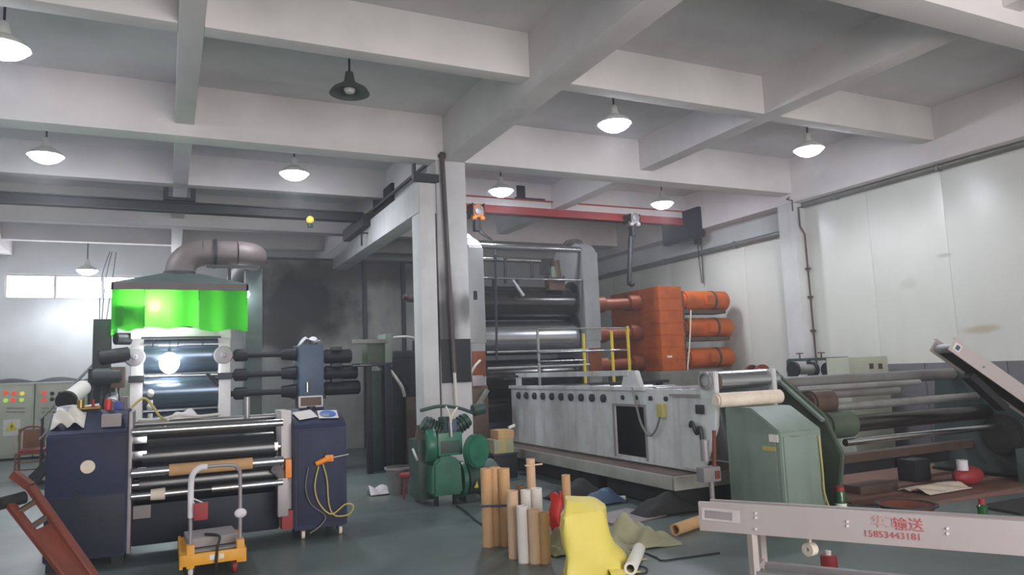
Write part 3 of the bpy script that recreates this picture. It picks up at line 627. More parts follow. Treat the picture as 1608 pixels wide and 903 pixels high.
# right cabinet, its console top tilted to the operator
prof = [(YW, .1), (YW, 1.1), (YW + .05, 1.14), (YW + .38, 1.27), (YW + .62, 1.27), (YW + .62, .1)]
rc = MB().prism([(1.15, y, z) for y, z in prof], (.53, 0, 0), bev=.012).build('right_cabinet', 'navy_paint', wi)
MB().box((1.19, YW - .006, .14), (1.65, YW, 1.06), bev=.003).build('front_panel', 'navy_paint', rc)
MB().box((1.05, YW + .12, .1), (1.15, YW + .6, 1.27), bev=.008).build('inner_plate', 'pale_paint', wi)
for x in (1.25, 1.62):
    c = MB().cyl((x - .015, YW + .08, .045), (x + .015, YW + .08, .045), .045, seg=18).build('caster', 'cream_wrap', wi)
    MB().box((x - .025, YW + .05, .05), (x + .025, YW + .13, .1)).build('caster_fork', 'dark_steel', c)
for x in (-.88, -.38): MB().box((x - .05, YW + .05, 0), (x + .05, YW + .6, .08)).build('foot', 'black_steel', wi)
for x in (1.25, 1.6): MB().cyl((x, YW + .5, 0), (x, YW + .5, .1), .04).build('foot', 'dark_steel', wi)
# rollers
def roller(u0, v0, u1, v1, y, r, m, ends=None):
    a, b = at(u0, v0, y=y), at(u1, v1, y=y); z = (a.z + b.z) / 2
    o = MB().cyl((-.28 if ends is None else ends[0], y, z), (1.05 if ends is None else ends[1], y, z), r, seg=40, bev=.004).build('roller', m, wi); return o, z
roller(205, 680, 440, 663, YW, .036, 'bright_steel')
o, z = roller(215, 716, 430, 703, YW + .2, .155, 'black_roll', (-.2, .98)); MB().cyl((-.28, YW + .2, z), (1.05, YW + .2, z), .05).build('shaft', 'bright_steel', o)
o, z = roller(205, 745, 442, 722, YW - .02, .042, 'chrome_roll')
MB().cyl((.03, YW - .02, z), (.76, YW - .02, z), .055, seg=32).build('cardboard_core', 'cardboard', o)
o, z = roller(205, 758, 440, 745, YW + .25, .15, 'black_roll', (-.22, 1.0)); MB().cyl((-.28, YW + .25, z), (1.05, YW + .25, z), .05).build('shaft', 'bright_steel', o)
o, z = roller(222, 778, 438, 758, YW + .02, .035, 'chrome_roll'); MB().cyl((.2, YW + .02, z), (.4, YW + .02, z), .037).build('sleeve', 'black_roll', o)
MB().lathe((-.06, YW + .02, z), [(0, -.06), (.05, -.06), (.055, .06), (0, .06)], axis=(1, 0, 0)).build('collar', 'cream_wrap', o)
roller(205, 668, 455, 652, YW + .55, .03, 'steel')
MB().box((-.28, YW + .3, .08), (1.05, YW + .55, .46), bev=.02).build('lower_beam', 'navy_steel', wi)
MB().box((-.28, YW + .55, .3), (1.05, YW + .6, 1.12), bev=.01).build('rear_plate', 'black_steel', wi)  # black plate raised to put shade into the gaps between rollers
MB().box((-.28, YW + .52, 1.12), (1.05, YW + .62, 1.2), bev=.01).build('top_beam', 'dark_steel', wi)
for z in (.95, .8, 1.08): MB().box((-.28, YW + .05, z - .03), (-.16, YW + .2, z + .03), bev=.005).build('bearing_bracket', 'bright_steel', wi)
MB().box((.86, YW + .12, .88), (1.02, YW + .2, .96), bev=.005).build('bearing_bracket', 'bright_steel', wi)
MB().box((-.27, YW + .25, .34), (-.12, YW + .3, .46), bev=.004).build('label_plate', 'grey_label', wi)
MB().cyl((.98, YW - .02, .72), (1.08, YW + .1, .6), .05).box((1.0, YW, .25), (1.1, YW + .12, .62), bev=.01).build('brake_unit', 'grey_bearing', wi)
MB().box((1.07, YW - .03, .62), (1.13, YW + .1, .8), bev=.01).build('brake_lever', 'orange_plastic', wi)
MB().box((1.04, YW + .02, .12), (1.15, YW + .1, .3), bev=.01).build('junction_box', 'dull_red', wi)
MB().cyl((.76, YW + .5, 1.2), (.76, YW + .5, 1.42), .03).build('guide_post', 'steel', wi)
# clutter lying on the winder
def web(name, lab, pts, r, m, cat): tag(MB().tube(pts, r, 8).build(name, m), lab, cat)
web('hose', 'pale hose lying along the top bar of the blue winder', [(-.25, YW + .5, 1.25), (-.05, YW + .5, 1.24), (.1, YW + .52, 1.27), (.3, YW + .5, 1.25), (.5, YW + .52, 1.26)], .014, 'hose_white', 'hose')
web('hose', 'looped yellowish hose at the left end of the winder rollers', [(-.3, YW + .3, 1.38), (-.2, YW + .3, 1.46), (-.12, YW + .3, 1.38), (-.06, YW + .32, 1.28), (.0, YW + .4, 1.235)], .012, 'hose_yellow', 'hose')
o = MB().sheet(lambda u, v: (.02 + .3 * u, YW + .5 + .14 * v, 1.235 + .09 * math.sin(u * 3.1) * math.sin(v * 3.1) * (1 + .3 * math.sin(u * 11))), 14, 8, .006).build('rag', 'white_cloth'); tag(o, 'small white rag on the rear bar of the blue winder', 'rag')
a = at(169, 650, y=YW + .35)
tag(MB().cyl((a.x, YW + .4, 1.362), (a.x, YW + .4, 1.45), .032, seg=24, bev=.006).cyl((a.x, YW + .4, 1.45), (a.x, YW + .4, 1.465), .028, seg=20).build('tin', 'red_plastic'), 'small orange-red tin on the left winder cabinet', 'tin')
a = at(185, 650, y=YW + .35)
tag(MB().box((a.x - .035, YW + .38, 1.362), (a.x + .045, YW + .46, 1.44), bev=.008).build('small_box', 'blue_plastic'), 'small dark blue box beside the red tin', 'box')
o = MB().sheet(lambda u, v: (-.93 + .26 * u, YW + .06 + .2 * v, 1.225 + .13 * v + .075 * abs(math.sin(u * 6 + v * 4)) * math.sin(u * 3.1)), 14, 10, .006).build('plastic_bag', 'hose_white'); tag(o, 'crumpled clear plastic bag on the left winder cabinet', 'bag')
o = MB().sheet(lambda u, v: (-.93 + .34 * u, YW + .4 + .3 * v, 1.375 + .05 * abs(math.sin(u * 5 + v * 6)) * math.sin(v * 3.1) ), 14, 10, .006).build('plastic_bag', 'grey_bearing'); tag(o, 'flattened pale bag with blue print behind the clear plastic bag', 'bag')
va = thing('valve', 'brass valve fitting on the sloping top of the left winder cabinet', 'valve', (-.68, YW + .25, 1.36))
MB().cyl((-.8, YW + .3, 1.39), (-.56, YW + .3, 1.39), .022).build('body', 'brass', va); MB().cyl((-.72, YW + .26, 1.40), (-.72, YW + .26, 1.47), .03).build('wheel', 'brass', va)
MB().cyl((-.62, YW + .28, 1.40), (-.62, YW + .28, 1.47), .014).build('stem', 'dull_red', va)
sp = thing('film_roll', 'white film roll with a black end standing behind the left winder cabinet', 'roll', (-1.05, 9.6, 0))
a, b = at(106, 628, y=9.6), at(124, 612, y=9.9)
MB().cyl(a, b + V(.03, .1, .02), .09, seg=32).build('film', 'white_paper', sp); MB().cyl(a - (b - a) * .15, a, .11, seg=32).build('end_cap', 'rubber', sp)
MB().box((a.x - .12, 9.45, 0), (a.x + .3, 9.95, a.z - .12), bev=.02).build('stand', 'dark_steel', sp)
# papers on the right console
def slope_z(y): return 1.14 + (y - YW - .05) * .13 / .33
def paper(x0, x1, y0, y1, ang, name, lab, circ=False):
    t = thing(name, lab, 'paper', ((x0 + x1) / 2, (y0 + y1) / 2, slope_z((y0 + y1) / 2)))
    cx, cy = (x0 + x1) / 2, (y0 + y1) / 2; ca, sa = math.cos(ang), math.sin(ang)
    def P(x, y, dz): X = cx + (x - cx) * ca - (y - cy) * sa; Y = cy + (x - cx) * sa + (y - cy) * ca; return (X, Y, slope_z(Y) + dz)
    MB().prism([P(x0, y0, .012), P(x1, y0, .012), P(x1, y1, .012), P(x0, y1, .012)], (0, 0, .003)).build('sheet', 'white_paper', t)
    if circ:
        r = (x1 - x0) * .42; MB().prism([P(cx + r * math.cos(i * math.pi / 16), cy + r * .95 * math.sin(i * math.pi / 16), .016) for i in range(32)], (0, 0, .002)).build('printed_disc', 'blue_print', t)
        MB().prism([P(cx + r * .95 * math.cos(i * math.pi / 10) , cy + r * .9 * math.sin(i * math.pi / 10), .019) for i in (10, 12, 14, 15)] + [P(cx + .02, cy, .019)], (0, 0, .001)).build('printed_sector', 'grey_label', t)
paper(1.20, 1.40, YW + .12, YW + .30, .25, 'paper_sheet', 'plain white paper sheet on the right winder console')
paper(1.43, 1.63, YW + .1, YW + .28, -.08, 'paper_sheet', 'white paper printed with a blue disc on the right winder console', True)
ds = thing('display_unit', 'small display unit standing on the back of the right winder console', 'display', (1.4, YW + .5, 1.27))
MB().box((1.28, YW + .48, 1.275), (1.54, YW + .53, 1.40), bev=.02).build('case', 'pale_paint', ds); MB().box((1.30, YW + .472, 1.295), (1.52, YW + .482, 1.385), bev=.004).build('screen', 'brown_steel', ds)
MB().cyl((1.41, YW + .5, 1.27), (1.41, YW + .5, 1.29), .05).build('foot', 'dark_steel', ds)
ag = thing('air_gun', 'orange air gun hung on the front of the right winder cabinet', 'air gun', (1.45, YW - .04, .7))
p = at(510, 722, y=YW - .04)
MB().cyl(p + V(-.09, 0, -.035), p + V(.06, 0, .02), .024, .03).build('grip', 'orange_plastic', ag); MB().box(p + V(.0, -.02, -.02), p + V(.085, .02, .045), bev=.01).build('body', 'orange_plastic', ag)
MB().cyl(p + V(.08, 0, .015), p + V(.24, 0, .035), .008).build('nozzle', 'steel', ag)
MB().bar(p + V(.02, .0, .05), p + V(.02, .045, .05), .012).build('hanger', 'dark_steel', ag)
web('hose', 'yellow coiled air hose hanging on the navy winder cabinet', [p + V(-.02, 0, -.04), p + V(.02, 0, -.2), p + V(.04, .01, -.45), p + V(.1, 0, -.56), p + V(.24, .0, -.56), p + V(.28, 0, -.48), p + V(.2, 0, -.46), p + V(.06, 0, -.54), p + V(-.06, 0, -.42), p + V(-.1, 0, -.25), p + V(-.06, .01, -.06)], .008, 'hose_yellow', 'hose')
web('hose', 'grey cable hanging in a loop below the air gun', [p + V(-.16, .0, -.06), p + V(-.19, 0, -.25), p + V(-.14, 0, -.42), p + V(.0, 0, -.55), p + V(-.05, 0, -.64), p + V(-.15, .0, -.7)], .006, 'grey_pipe', 'hose')

# ---------------------------------------------------------------- yellow platform trolley
YT = 6.62
tr = thing('platform_trolley', 'yellow platform trolley with a white taped push handle', 'trolley', (.3, 6.9, 0))
x0, x1 = at(283, 860, y=YT).x, at(386, 860, y=YT).x
MB().box((x0, YT, .145), (x1, YT + .85, .20), bev=.01).box((x0, YT - .01, .12), (x1, YT + .02, .21), bev=.006).box((x0 - .005, YT, .10), (x0 + .02, YT + .85, .21)).box((x1 - .02, YT, .10), (x1 + .005, YT + .85, .21)).build('platform', 'yellow_paint', tr)
MB().box((x0 + .06, YT + .08, .205), (x1 - .06, YT + .8, .215)).build('mat', 'grey_pipe', tr)
hx0, hx1 = at(300, 800, y=YT).x, at(378, 800, y=YT).x; zh = at(340, 733, y=YT).z
MB().tube([(hx0, YT + .06, .18), (hx0, YT + .06, zh - .12), (hx0 + .02, YT + .05, zh - .04), (hx0 + .07, YT + .04, zh), (hx1 - .07, YT + .04, zh), (hx1 - .02, YT + .05, zh - .04), (hx1, YT + .06, zh - .12), (hx1, YT + .06, .18)], .016, 10).build('handle', 'grey_bearing', tr)
MB().tube([(hx0, YT + .06, zh - .4), (hx0, YT + .06, zh - .12), (hx0 + .02, YT + .05, zh - .04), (hx0 + .07, YT + .04, zh), (hx0 + .12, YT + .04, zh)], .024, 10).build('tape_wrap', 'white_cloth', tr)
for x in (hx0, hx1): MB().box((x - .03, YT - .005, .1), (x + .03, YT + .09, .28), bev=.006).build('handle_bracket', 'yellow_paint', tr)
for x in (x0 + .08, x1 - .08):
    for y in (YT + .1, YT + .75):
        w = MB().cyl((x - .018, y, .055), (x + .018, y, .055), .055, seg=20, bev=.008).build('wheel', 'dull_red' if x > .3 else 'pale_paint', tr); MB().box((x - .028, y - .02, .05), (x + .028, y + .05, .145)).build('fork', 'dark_steel', w)
xm = (x0 + x1) / 2
MB().box((xm - .03, YT - .014, .15), (xm + .03, YT - .008, .19)).build('sticker', 'white_paper', tr); MB().box((xm + .04, YT - .014, .15), (xm + .08, YT - .008, .19)).build('sticker', 'cream_wrap', tr)
tag(MB().box((x0 + .05, YT + .2, .22), (x1 - .05, YT + .62, .29), bev=.01, rot=Matrix.Rotation(.06, 3, 'Z')).build('flat_box', 'grey_label'), 'flat grey box lying on the yellow trolley', 'box')
web('strap', 'black strap draped over the front of the yellow trolley', [(xm - .05, YT + .3, .302), (xm + .05, YT + .15, .302), (xm + .03, YT + .02, .24), (xm + .02, YT - .03, .15), (xm + .02, YT - .03, .06)], .012, 'cable_black', 'strap')
bg_ = thing('pouch', 'small red and white pouch tied to the trolley handle', 'pouch', (hx0 + .06, YT, .55))
MB().box((hx0 + .02, YT - .0, zh - .42), (hx0 + .13, YT + .05, zh - .28), bev=.015).build('bag', 'dull_red', bg_); MB().tube([(hx0 + .03, YT + .03, zh - .29), (hx0 + .0, YT + .05, zh - .24), (hx0 + .1, YT + .03, zh - .29)], .006, 6).build('strap', 'white_cloth', bg_)
tag(MB().ball((hx1 - .0, YT + .02, zh - .40), .045, (1.1, .7, .9)).build('tape_roll', 'white_cloth'), 'white tape bundle on the right leg of the trolley handle', 'tape')

# ---------------------------------------------------------------- rusty sack truck, lower left corner
sk = thing('sack_truck', 'rusty red sack truck leaning in the lower left corner', 'sack truck', (-1.0, 5.6, 0))
a0, a1 = at(14, 790, y=5.75), at(100, 900, y=5.45); off = V(.14, .09, .02)
dv = (a1 - a0); lo_ = a0 + dv * 1.25
MB().bar(a0, lo_, .06, .04, bev=.008).build('rail', 'rust_red', sk); MB().bar(a0 + off * .75 + V(0, 0, .07), lo_ + off * .75, .06, .045, bev=.008).build('rail', 'rust_red', sk)
mid = a0.lerp(lo_, .35); MB().prism([mid, mid + off * .75 + V(0, 0, .02), lo_ + off * .75, lo_], (0, -.012, .012)).build('back_plate', 'rust_red', sk)
MB().cyl(a0 - dv * .02 - off * .3, a0 + off * .6 - dv * .02, .04).build('grip', 'rubber', sk)
MB().bar(a0 + off * .75 + V(0, 0, .07), a0 + off * .55 - dv * .22 + V(0, 0, .07), .05).build('handle_stub', 'rust_red', sk)
for t_ in (.12, .3): MB().bar(a0.lerp(lo_, t_), a0.lerp(lo_, t_) + off * .75 + V(0, 0, .05), .03).build('crossbar', 'brown_steel', sk)
wz = max(.12, lo_.z)
MB().cyl((lo_.x - .1, lo_.y - .02, .11), (lo_.x - .05, lo_.y - .02, .11), .11, bev=.02).build('wheel', 'rubber', sk); MB().cyl((lo_.x + .22, lo_.y + .1, .11), (lo_.x + .27, lo_.y + .1, .11), .11, bev=.02).build('wheel', 'rubber', sk)
MB().cyl((lo_.x - .1, lo_.y - .02, .11), (lo_.x + .27, lo_.y + .1, .11), .014).build('axle', 'dark_steel', sk)

# ---------------------------------------------------------------- green compressor by the column
cp = thing('air_compressor', 'green belt-driven air compressor in front of the sooty column', 'compressor', (3.3, 8.7, 0))
YK = 8.55
p = at(749, 768, y=YK); MB().cyl((p.x - .18, YK + .1, .27), (p.x + .3, YK + .15, .27), .215, seg=36, bev=.04).build('tank', 'dark_green', cp)
MB().cyl((p.x - .20, YK + .1, .27), (p.x - .15, YK + .1, .27), .222, seg=36).build('tank_cover', 'green_machine', cp)
tp = at(703, 745, y=YK - .1)
MB().prism([(tp.x - .19, YK - .1, .12), (tp.x + .2, YK - .1, .12), (tp.x + .18, YK - .1, .5), (tp.x + .1, YK - .1, .58), (tp.x - .1, YK - .1, .58), (tp.x - .18, YK - .1, .5)], (0, .3, 0), bev=.03).build('front_tank', 'green_machine', cp)
for x in (tp.x - .12, tp.x + .12): MB().cyl((x, YK - .0, 0), (x, YK - .0, .13), .03).build('foot', 'rubber', cp)
MB().box((p.x + .15, YK, 0), (p.x + .26, YK + .3, .12)).build('foot', 'dark_green', cp); MB().box((p.x - .15, YK, 0), (p.x, YK + .3, .12)).build('foot', 'dark_green', cp)
m0 = at(705, 690, y=YK)
MB().box((m0.x - .15, YK - .02, .58), (m0.x + .17, YK + .26, .86), bev=.02).build('crankcase', 'green_machine', cp)
MB().box((m0.x - .11, YK - .03, .61), (m0.x + .13, YK - .018, .76), bev=.004).build('cover_plate', 'dark_green', cp)
fw = at(748, 708, y=YK - .05); MB().cyl((fw.x - .03, YK - .0, fw.z), (fw.x + .02, YK - .1, fw.z), .205, seg=40, bev=.02).build('belt_guard', 'green_machine', cp)
fl = at(678, 700, y=YK); MB().lathe((fl.x, YK + .08, fl.z), [(0, -.06), (.2, -.06), (.21, -.04), (.21, .04), (.2, .06), (.12, .05), (0, .05)], axis=(-1, .15, 0), seg=36).build('flywheel', 'green_machine', cp)
sb = at(668, 735, y=YK + .25); MB().box((sb.x - .12, YK + .15, .05), (sb.x + .12, YK + .55, .78), bev=.02).build('rear_cabinet', 'dark_green', cp)
MB().cyl((sb.x, YK + .3, .72), (sb.x, YK + .3, .95), .12, .08).build('motor', 'brown_steel', cp)
for i, (u, v, tilt) in enumerate(((672, 655, -.45), (700, 650, 0), (730, 650, .5))):
    c = at(u, v + 12, y=YK + .1); d = V(math.sin(tilt), 0, math.cos(tilt)); base = V(m0.x, YK + .12, .82)
    q = base + (V(c.x, YK + .12, c.z) - base) * 1.0
    cy = MB().cyl(base, q, .07).build('cylinder', 'dark_green', cp)
    b = MB()
    for k in range(5): e = base.lerp(q, .35 + .16 * k); n = (q - base).normalized(); b.cyl(e - n * .008, e + n * .008, .105, seg=24)
    b.build('cooling_fins', 'dark_green', cy)
    MB().cyl(q, q + (q - base).normalized() * .06, .09, bev=.01).build('cylinder_head', 'dark_green', cy)
MB().tube([at(660, 645, y=YK), at(690, 638, y=YK), at(718, 640, y=YK), at(742, 648, y=YK)], .022, 10).build('air_manifold', 'dark_green', cp)
MB().tube([at(700, 638, y=YK - .06), at(706, 652, y=YK - .08), at(708, 668, y=YK - .08), at(709, 686, y=YK - .06)], .012, 8).build('copper_pipe', 'cream_wrap', cp)
MB().tube([at(718, 640, y=YK - .06), at(710, 652, y=YK - .08), at(708, 664, y=YK - .08)], .012, 8).build('copper_pipe', 'cream_wrap', cp)
MB().box(at(703, 660, y=YK), at(718, 678, y=YK) + V(0, .05, 0), bev=.005).build('name_plate', 'blue_gear', cp)
MB().cyl(at(742, 645, y=YK), at(760, 640, y=YK), .075, bev=.01).build('air_filter', 'dark_green', cp)
a = at(747, 762, y=YK - .14); MB().prism([a + V(-.02, 0, -.03), a + V(.035, 0, -.03), a + V(.02, 0, .05)], (0, -.006, 0)).build('warning_sticker', 'warning_yellow', cp)
MB().tube([at(648, 705, y=YK), at(652, 715, y=YK - .05), at(655, 722, y=YK)], .016, 8).build('lever', 'hose_white', cp)
web('cable', 'black cable lying on the floor from the compressor to the cardboard tubes', [(3.15, 8.35, .01), (3.1, 7.9, .01), (3.0, 7.3, .01), (2.98, 6.7, .01)], .01, 'cable_black', 'cable')
# small stuff left of the compressor
a = at(628, 712, y=9.6)
o = thing('bucket', 'grey plastic bin on the floor left of the compressor', 'bin', (a.x, 9.7, 0))
MB().lathe((a.x, 9.7, 0), [(0, 0), (.13, 0), (.17, .34), (.16, .34), (.125, .02), (0, .02)]).build('body', 'grey_pipe', o); MB().lathe((a.x, 9.7, .33), [(.165, 0), (.185, 0), (.185, .025), (.165, .025)]).build('rim', 'grey_label', o)
so = thing('stool', 'low red stool on the floor beside the green compressor', 'stool', (2.75, 9.3, 0))
a = at(645, 732, y=9.3)
MB().cyl((a.x, 9.3, .27), (a.x, 9.3, .31), .16, bev=.012).build('seat', 'dull_red', so)
for i in range(4):
    an = i * math.pi / 2 + .5; MB().cyl((a.x + .1 * math.cos(an), 9.3 + .1 * math.sin(an), .27), (a.x + .14 * math.cos(an), 9.3 + .14 * math.sin(an), 0), .014, seg=10).build('leg', 'dull_red', so)
a = at(596, 725, y=9.8); o = MB().sheet(lambda u, v: (a.x - .15 + .3 * u, 9.7 + .25 * v, .02 + .11 * abs(math.sin(u * 5 + v * 3)) * math.sin(v * 3.1)), 12, 8, .006).build('rag', 'white_cloth'); tag(o, 'pale rag on the floor near the grey bin', 'rag')
# ---------------------------------------------------------------- silver four-roll calender
YS = 12.0
c2 = thing('roll_calender', 'tall silver roll calender between heavy frames behind the grey cooling unit', 'calender', (6.2, 12.6, 0))
XA, XB, XC, XD = 4.88, 5.17, 7.29, 7.61
zt = at(925, 386, y=YS).z
for xa, xb in ((XA, XB), (XC, XD)):
    f = MB().prism([(xa, YS, .6), (xa, YS, zt - .1), (xa, YS + .12, zt + .02), (xa, YS + .35, zt + .12), (xa, YS + 1.0, zt + .12), (xa, YS + 1.2, zt - .1), (xa, YS + 1.2, .6)], (xb - xa, 0, 0), bev=.02).build('side_frame', 'silver_paint', c2)
    MB().box((xa - .01, YS - .012, 2.1), (xb + .01, YS, zt - .14), bev=.004).build('face_plate', 'silver_paint', f)
    MB().box((xa + .02, YS - .03, 1.5), (xb - .02, YS, 1.95), bev=.01).build('bearing_housing', 'rust_orange', f)
    MB().box((xa - .03, YS - .05, 0), (xb + .03, YS + 1.25, .6), bev=.02).build('foot', 'dark_steel', f)
    for z in (3.0, 2.35):
        MB().cyl((xb if xa < 6 else xa, YS + .5, z), ((xb if xa < 6 else xa) + (.04 if xa < 6 else -.04), YS + .5, z), .3, seg=32).build('bearing_ring', 'dark_steel', f)
p = at(746, 464, y=YS); MB().box((p.x - .035, YS - .02, p.z - .08), (p.x + .035, YS - .005, p.z + .08)).build('slot', 'black_steel', c2)
MB().lathe((XC + .1, YS + .5, zt + .1), [(0, .1), (.14, .1), (.2, .04), (.22, 0), (0, 0)], seg=28).build('screw_cap', 'bright_steel', c2)
MB().lathe((XA + .1, YS + .5, zt + .1), [(0, .1), (.14, .1), (.2, .04), (.22, 0), (0, 0)], seg=28).build('screw_cap', 'silver_paint', c2)
for zpx, m in ((476, 'dark_roll'), (531, 'chrome_roll'), (591, 'dark_roll')):
    z = at(820, zpx, y=YS + .45).z
    g = MB().cyl((XB + .04, YS + .5, z), (XC - .04, YS + .5, z), .325, seg=56, bev=.01).build('roll', m, c2)
    MB().cyl((XB - .1, YS + .5, z), (XC + .1, YS + .5, z), .16).build('journal', 'steel', g)
z = at(820, 640, y=YS + .45).z; MB().cyl((XB + .04, YS + .5, z), (XC - .04, YS + .5, z), .3, seg=48).build('roll', 'dark_roll', c2)
for zpx, dy, r, x1 in ((389, .1, .06, XC), (409, .3, .045, 6.5), (438, .05, .022, XC), (552, -.05, .02, XC), (577, -.05, .028, XC)):
    z = at(820, zpx, y=YS + dy).z; MB().cyl((XB, YS + dy, z), (x1, YS + dy, z), r).build('tie_bar', 'bright_steel' if zpx < 500 else 'steel', c2)
for u, v0, v1 in ((793, 405, 445), (835, 410, 436), (775, 435, 452), (812, 436, 460)):
    MB().cyl(at(u, v0, y=YS + .1), at(u + 1, v1, y=YS + .1), .03).build('nozzle', 'dark_steel', c2)
MB().cyl(at(805, 440, y=YS + .05), at(822, 465, y=YS), .035).build('spray_arm', 'steel', c2)
MB().box(at(862, 432, y=YS + .15), at(888, 456, y=YS + .15) + V(0, .2, 0), bev=.02).cyl(at(870, 410, y=YS + .2), at(875, 436, y=YS + .2), .1).build('nip_actuator', 'brown_steel', c2)
MB().box(at(866, 418, y=YS + .12), at(884, 436, y=YS + .12) + V(0, .1, 0), bev=.02).build('gauge_box', 'sage_green', c2)
MB().box((XB, YS + .3, .3), (XC, YS + .9, .7), bev=.02).build('base_beam', 'dark_steel', c2)
MB().box((XB + .2, YS - .3, 1.42), (XC, YS - .06, 1.46)).build('catch_tray', 'dark_steel', c2)

# railing with yellow posts in front of it
ra = thing('guard_rail', 'steel guard rail with yellow posts between the silver calender and orange gearbox', 'railing', (7.0, 11.2, 1.3))
YR = 11.45
for u, v0, v1, m in ((916, 524, 585, 'safety_yellow'), (960, 520, 585, 'safety_yellow'), (985, 512, 585, 'safety_yellow'), (844, 518, 588, 'steel')):
    a, b = at(u, v0, y=YR), at(u + 2, v1, y=YR); MB().bar((a.x, YR, 1.3), (a.x, YR, a.z), .04).build('post', m, ra)
for v in (552, 566):
    a, b = at(844, v + 1, y=YR - .03), at(985, v - 2, y=YR - .03); MB().cyl((a.x, YR - .03, (a.z + b.z) / 2), (b.x if v < 560 else at(916, 566, y=YR).x, YR - .03, (a.z + b.z) / 2), .018).build('rail', 'bright_steel', ra)
a, b = at(844, 515, y=YR), at(985, 513, y=YR); MB().cyl((a.x, YR, a.z - .02), (b.x, YR, a.z - .02), .014).build('rail', 'grey_pipe', ra)
MB().box((5.9, 11.36, 1.24), (8.7, 11.85, 1.30), bev=.01).build('deck', 'dark_steel', ra)
for x in (6.0, 7.2, 8.6): MB().box((x - .05, 11.5, 0), (x + .05, 11.6, 1.24)).build('leg', 'black_steel', ra)

# ---------------------------------------------------------------- orange gearbox with three motors
og = thing('gearbox', 'large orange gearbox with three orange motors right of the silver calender', 'gearbox', (9.5, 12.3, 0))
YO = 11.9
xl, xr = at(1036, 500, y=YO).x, at(1073, 500, y=YO).x; yb = at(960, 500, x=xl).y
zt, zb = at(1040, 449, y=YO).z, at(1060, 582, y=YO).z
MB().box((xl, YO, zb), (xr, yb, zt), bev=.025).build('housing', 'orange_paint', og)
h = kids(og)[0]
for i in range(1, 7):
    z = zb + (zt - zb) * i / 7; MB().box((xl - .012, YO - .012, z - .012), (xr + .008, yb, z + .012)).build('split_flange', 'orange_paint', og)
for v in (471, 519, 568):
    z = at(1036, v, y=YO).z
    s = MB().cyl((XD - .05, 12.6, z - .05), (xl, 12.6, z), .12).build('drive_shaft', 'rust_orange', og)
    MB().cyl((XD + .15, 12.6, z - .05), (XD + .5, 12.6, z - .02), .17, bev=.03).build('coupling', 'rust_orange', s); MB().cyl((xl - .3, 12.6, z), (xl + .02, 12.6, z), .17, bev=.02).build('coupling', 'rust_orange', s)
    x0 = xr
for i, (v, xe) in enumerate(((473, 1138), (515, 1144), (562, 1146))):
    z = at(1105, v, y=YO + .3).z; x1 = at(xe, v, y=YO + .3).x
    mo = MB().cyl((xr + .18, YO + .3, z), (x1, YO + .3, z), .215, seg=36, bev=.05).build('motor', 'orange_paint', og)
    MB().cyl((xr, YO + .3, z), (xr + .2, YO + .3, z), .15).build('motor_flange', 'orange_paint', mo)
    xm = (xr + x1) / 2 + .1; MB().cyl((xm + .16, YO + .3, z), (xm + .22, YO + .3, z), .222, seg=36).build('fan_band', 'brown_steel', mo)
    MB().box((xm - .12, YO + .04, z - .1), (xm + .1, YO + .3, z + .1), bev=.02).build('terminal_box', 'orange_paint', mo)
    MB().box((xr + .1, YO + .12, z - .28), (x1 - .15, YO + .5, z - .2), bev=.01).build('motor_bracket', 'brown_steel', mo)
MB().box((xr, YO + .05, zb), (xr + .08, YO + .6, zt - .1), bev=.01).build('mount_plate', 'brown_steel', og)
MB().tube([at(1085, 487, y=YO - .02), at(1083, 540, y=YO - .02), at(1080, 578, y=YO - .02), at(1084, 590, y=YO)], .016, 8).build('cable', 'hose_white', og)
MB().box((xl - .1, YO - .05, .0), (xr + .9, yb + .1, zb), bev=.02).build('base', 'concrete', og)
p = at(1052, 560, y=YO - .02); MB().box((p.x - .06, YO - .016, p.z - .02), (p.x + .06, YO - .01, p.z + .02)).build('label', 'white_paper', og)

# ---------------------------------------------------------------- long grey cooling unit
XT0, XT1, TY0, TY1 = 5.3, 6.15, 6.2, 11.3
cu = thing('cooling_unit', 'long pale grey cooling roll unit on a raised steel platform', 'cooling unit', (5.9, 8.8, 0))
zt_, zb_ = 1.30, .40
dy0, dy1, dz0, dz1 = 7.45, 8.12, .46, 1.08
sf = MB().box((XT0, dy1, zb_), (XT0 + .03, TY1, zt_)).box((XT0, TY0 + .3, zb_), (XT0 + .03, dy0, zt_)).box((XT0, dy0, dz1), (XT0 + .03, dy1, zt_)).box((XT0, dy0, zb_), (XT0 + .03, dy1, dz0)).build('side_panel', 'trough_paint', cu)
MB().box((XT1 - .03, TY0 + .3, zb_), (XT1, TY1, zt_)).build('side_panel', 'trough_paint', cu)
MB().box((XT0, TY1 - .03, zb_), (XT1, TY1, zt_)).build('end_panel', 'trough_paint', cu)
MB().box((XT0 - .012, dy0 - .03, dz0 - .03), (XT0 - .001, dy0, dz1 + .03)).box((XT0 - .012, dy1, dz0 - .03), (XT0 - .001, dy1 + .03, dz1 + .03)).box((XT0 - .012, dy0, dz1), (XT0 - .001, dy1, dz1 + .03)).build('door_frame', 'grey_bearing', cu)
MB().box((XT0 + .3, dy0 - .3, .40), (XT0 + .34, dy1 + 1.6, 1.06)).build('dark_backing', 'rubber', cu)  # black sheet added inside so the door opening looks dark
MB().box((XT0 - .03, 7.4, zt_ - .02), (XT0 + .06, TY1, zt_ + .03), bev=.006).build('top_rail', 'trough_paint', cu)
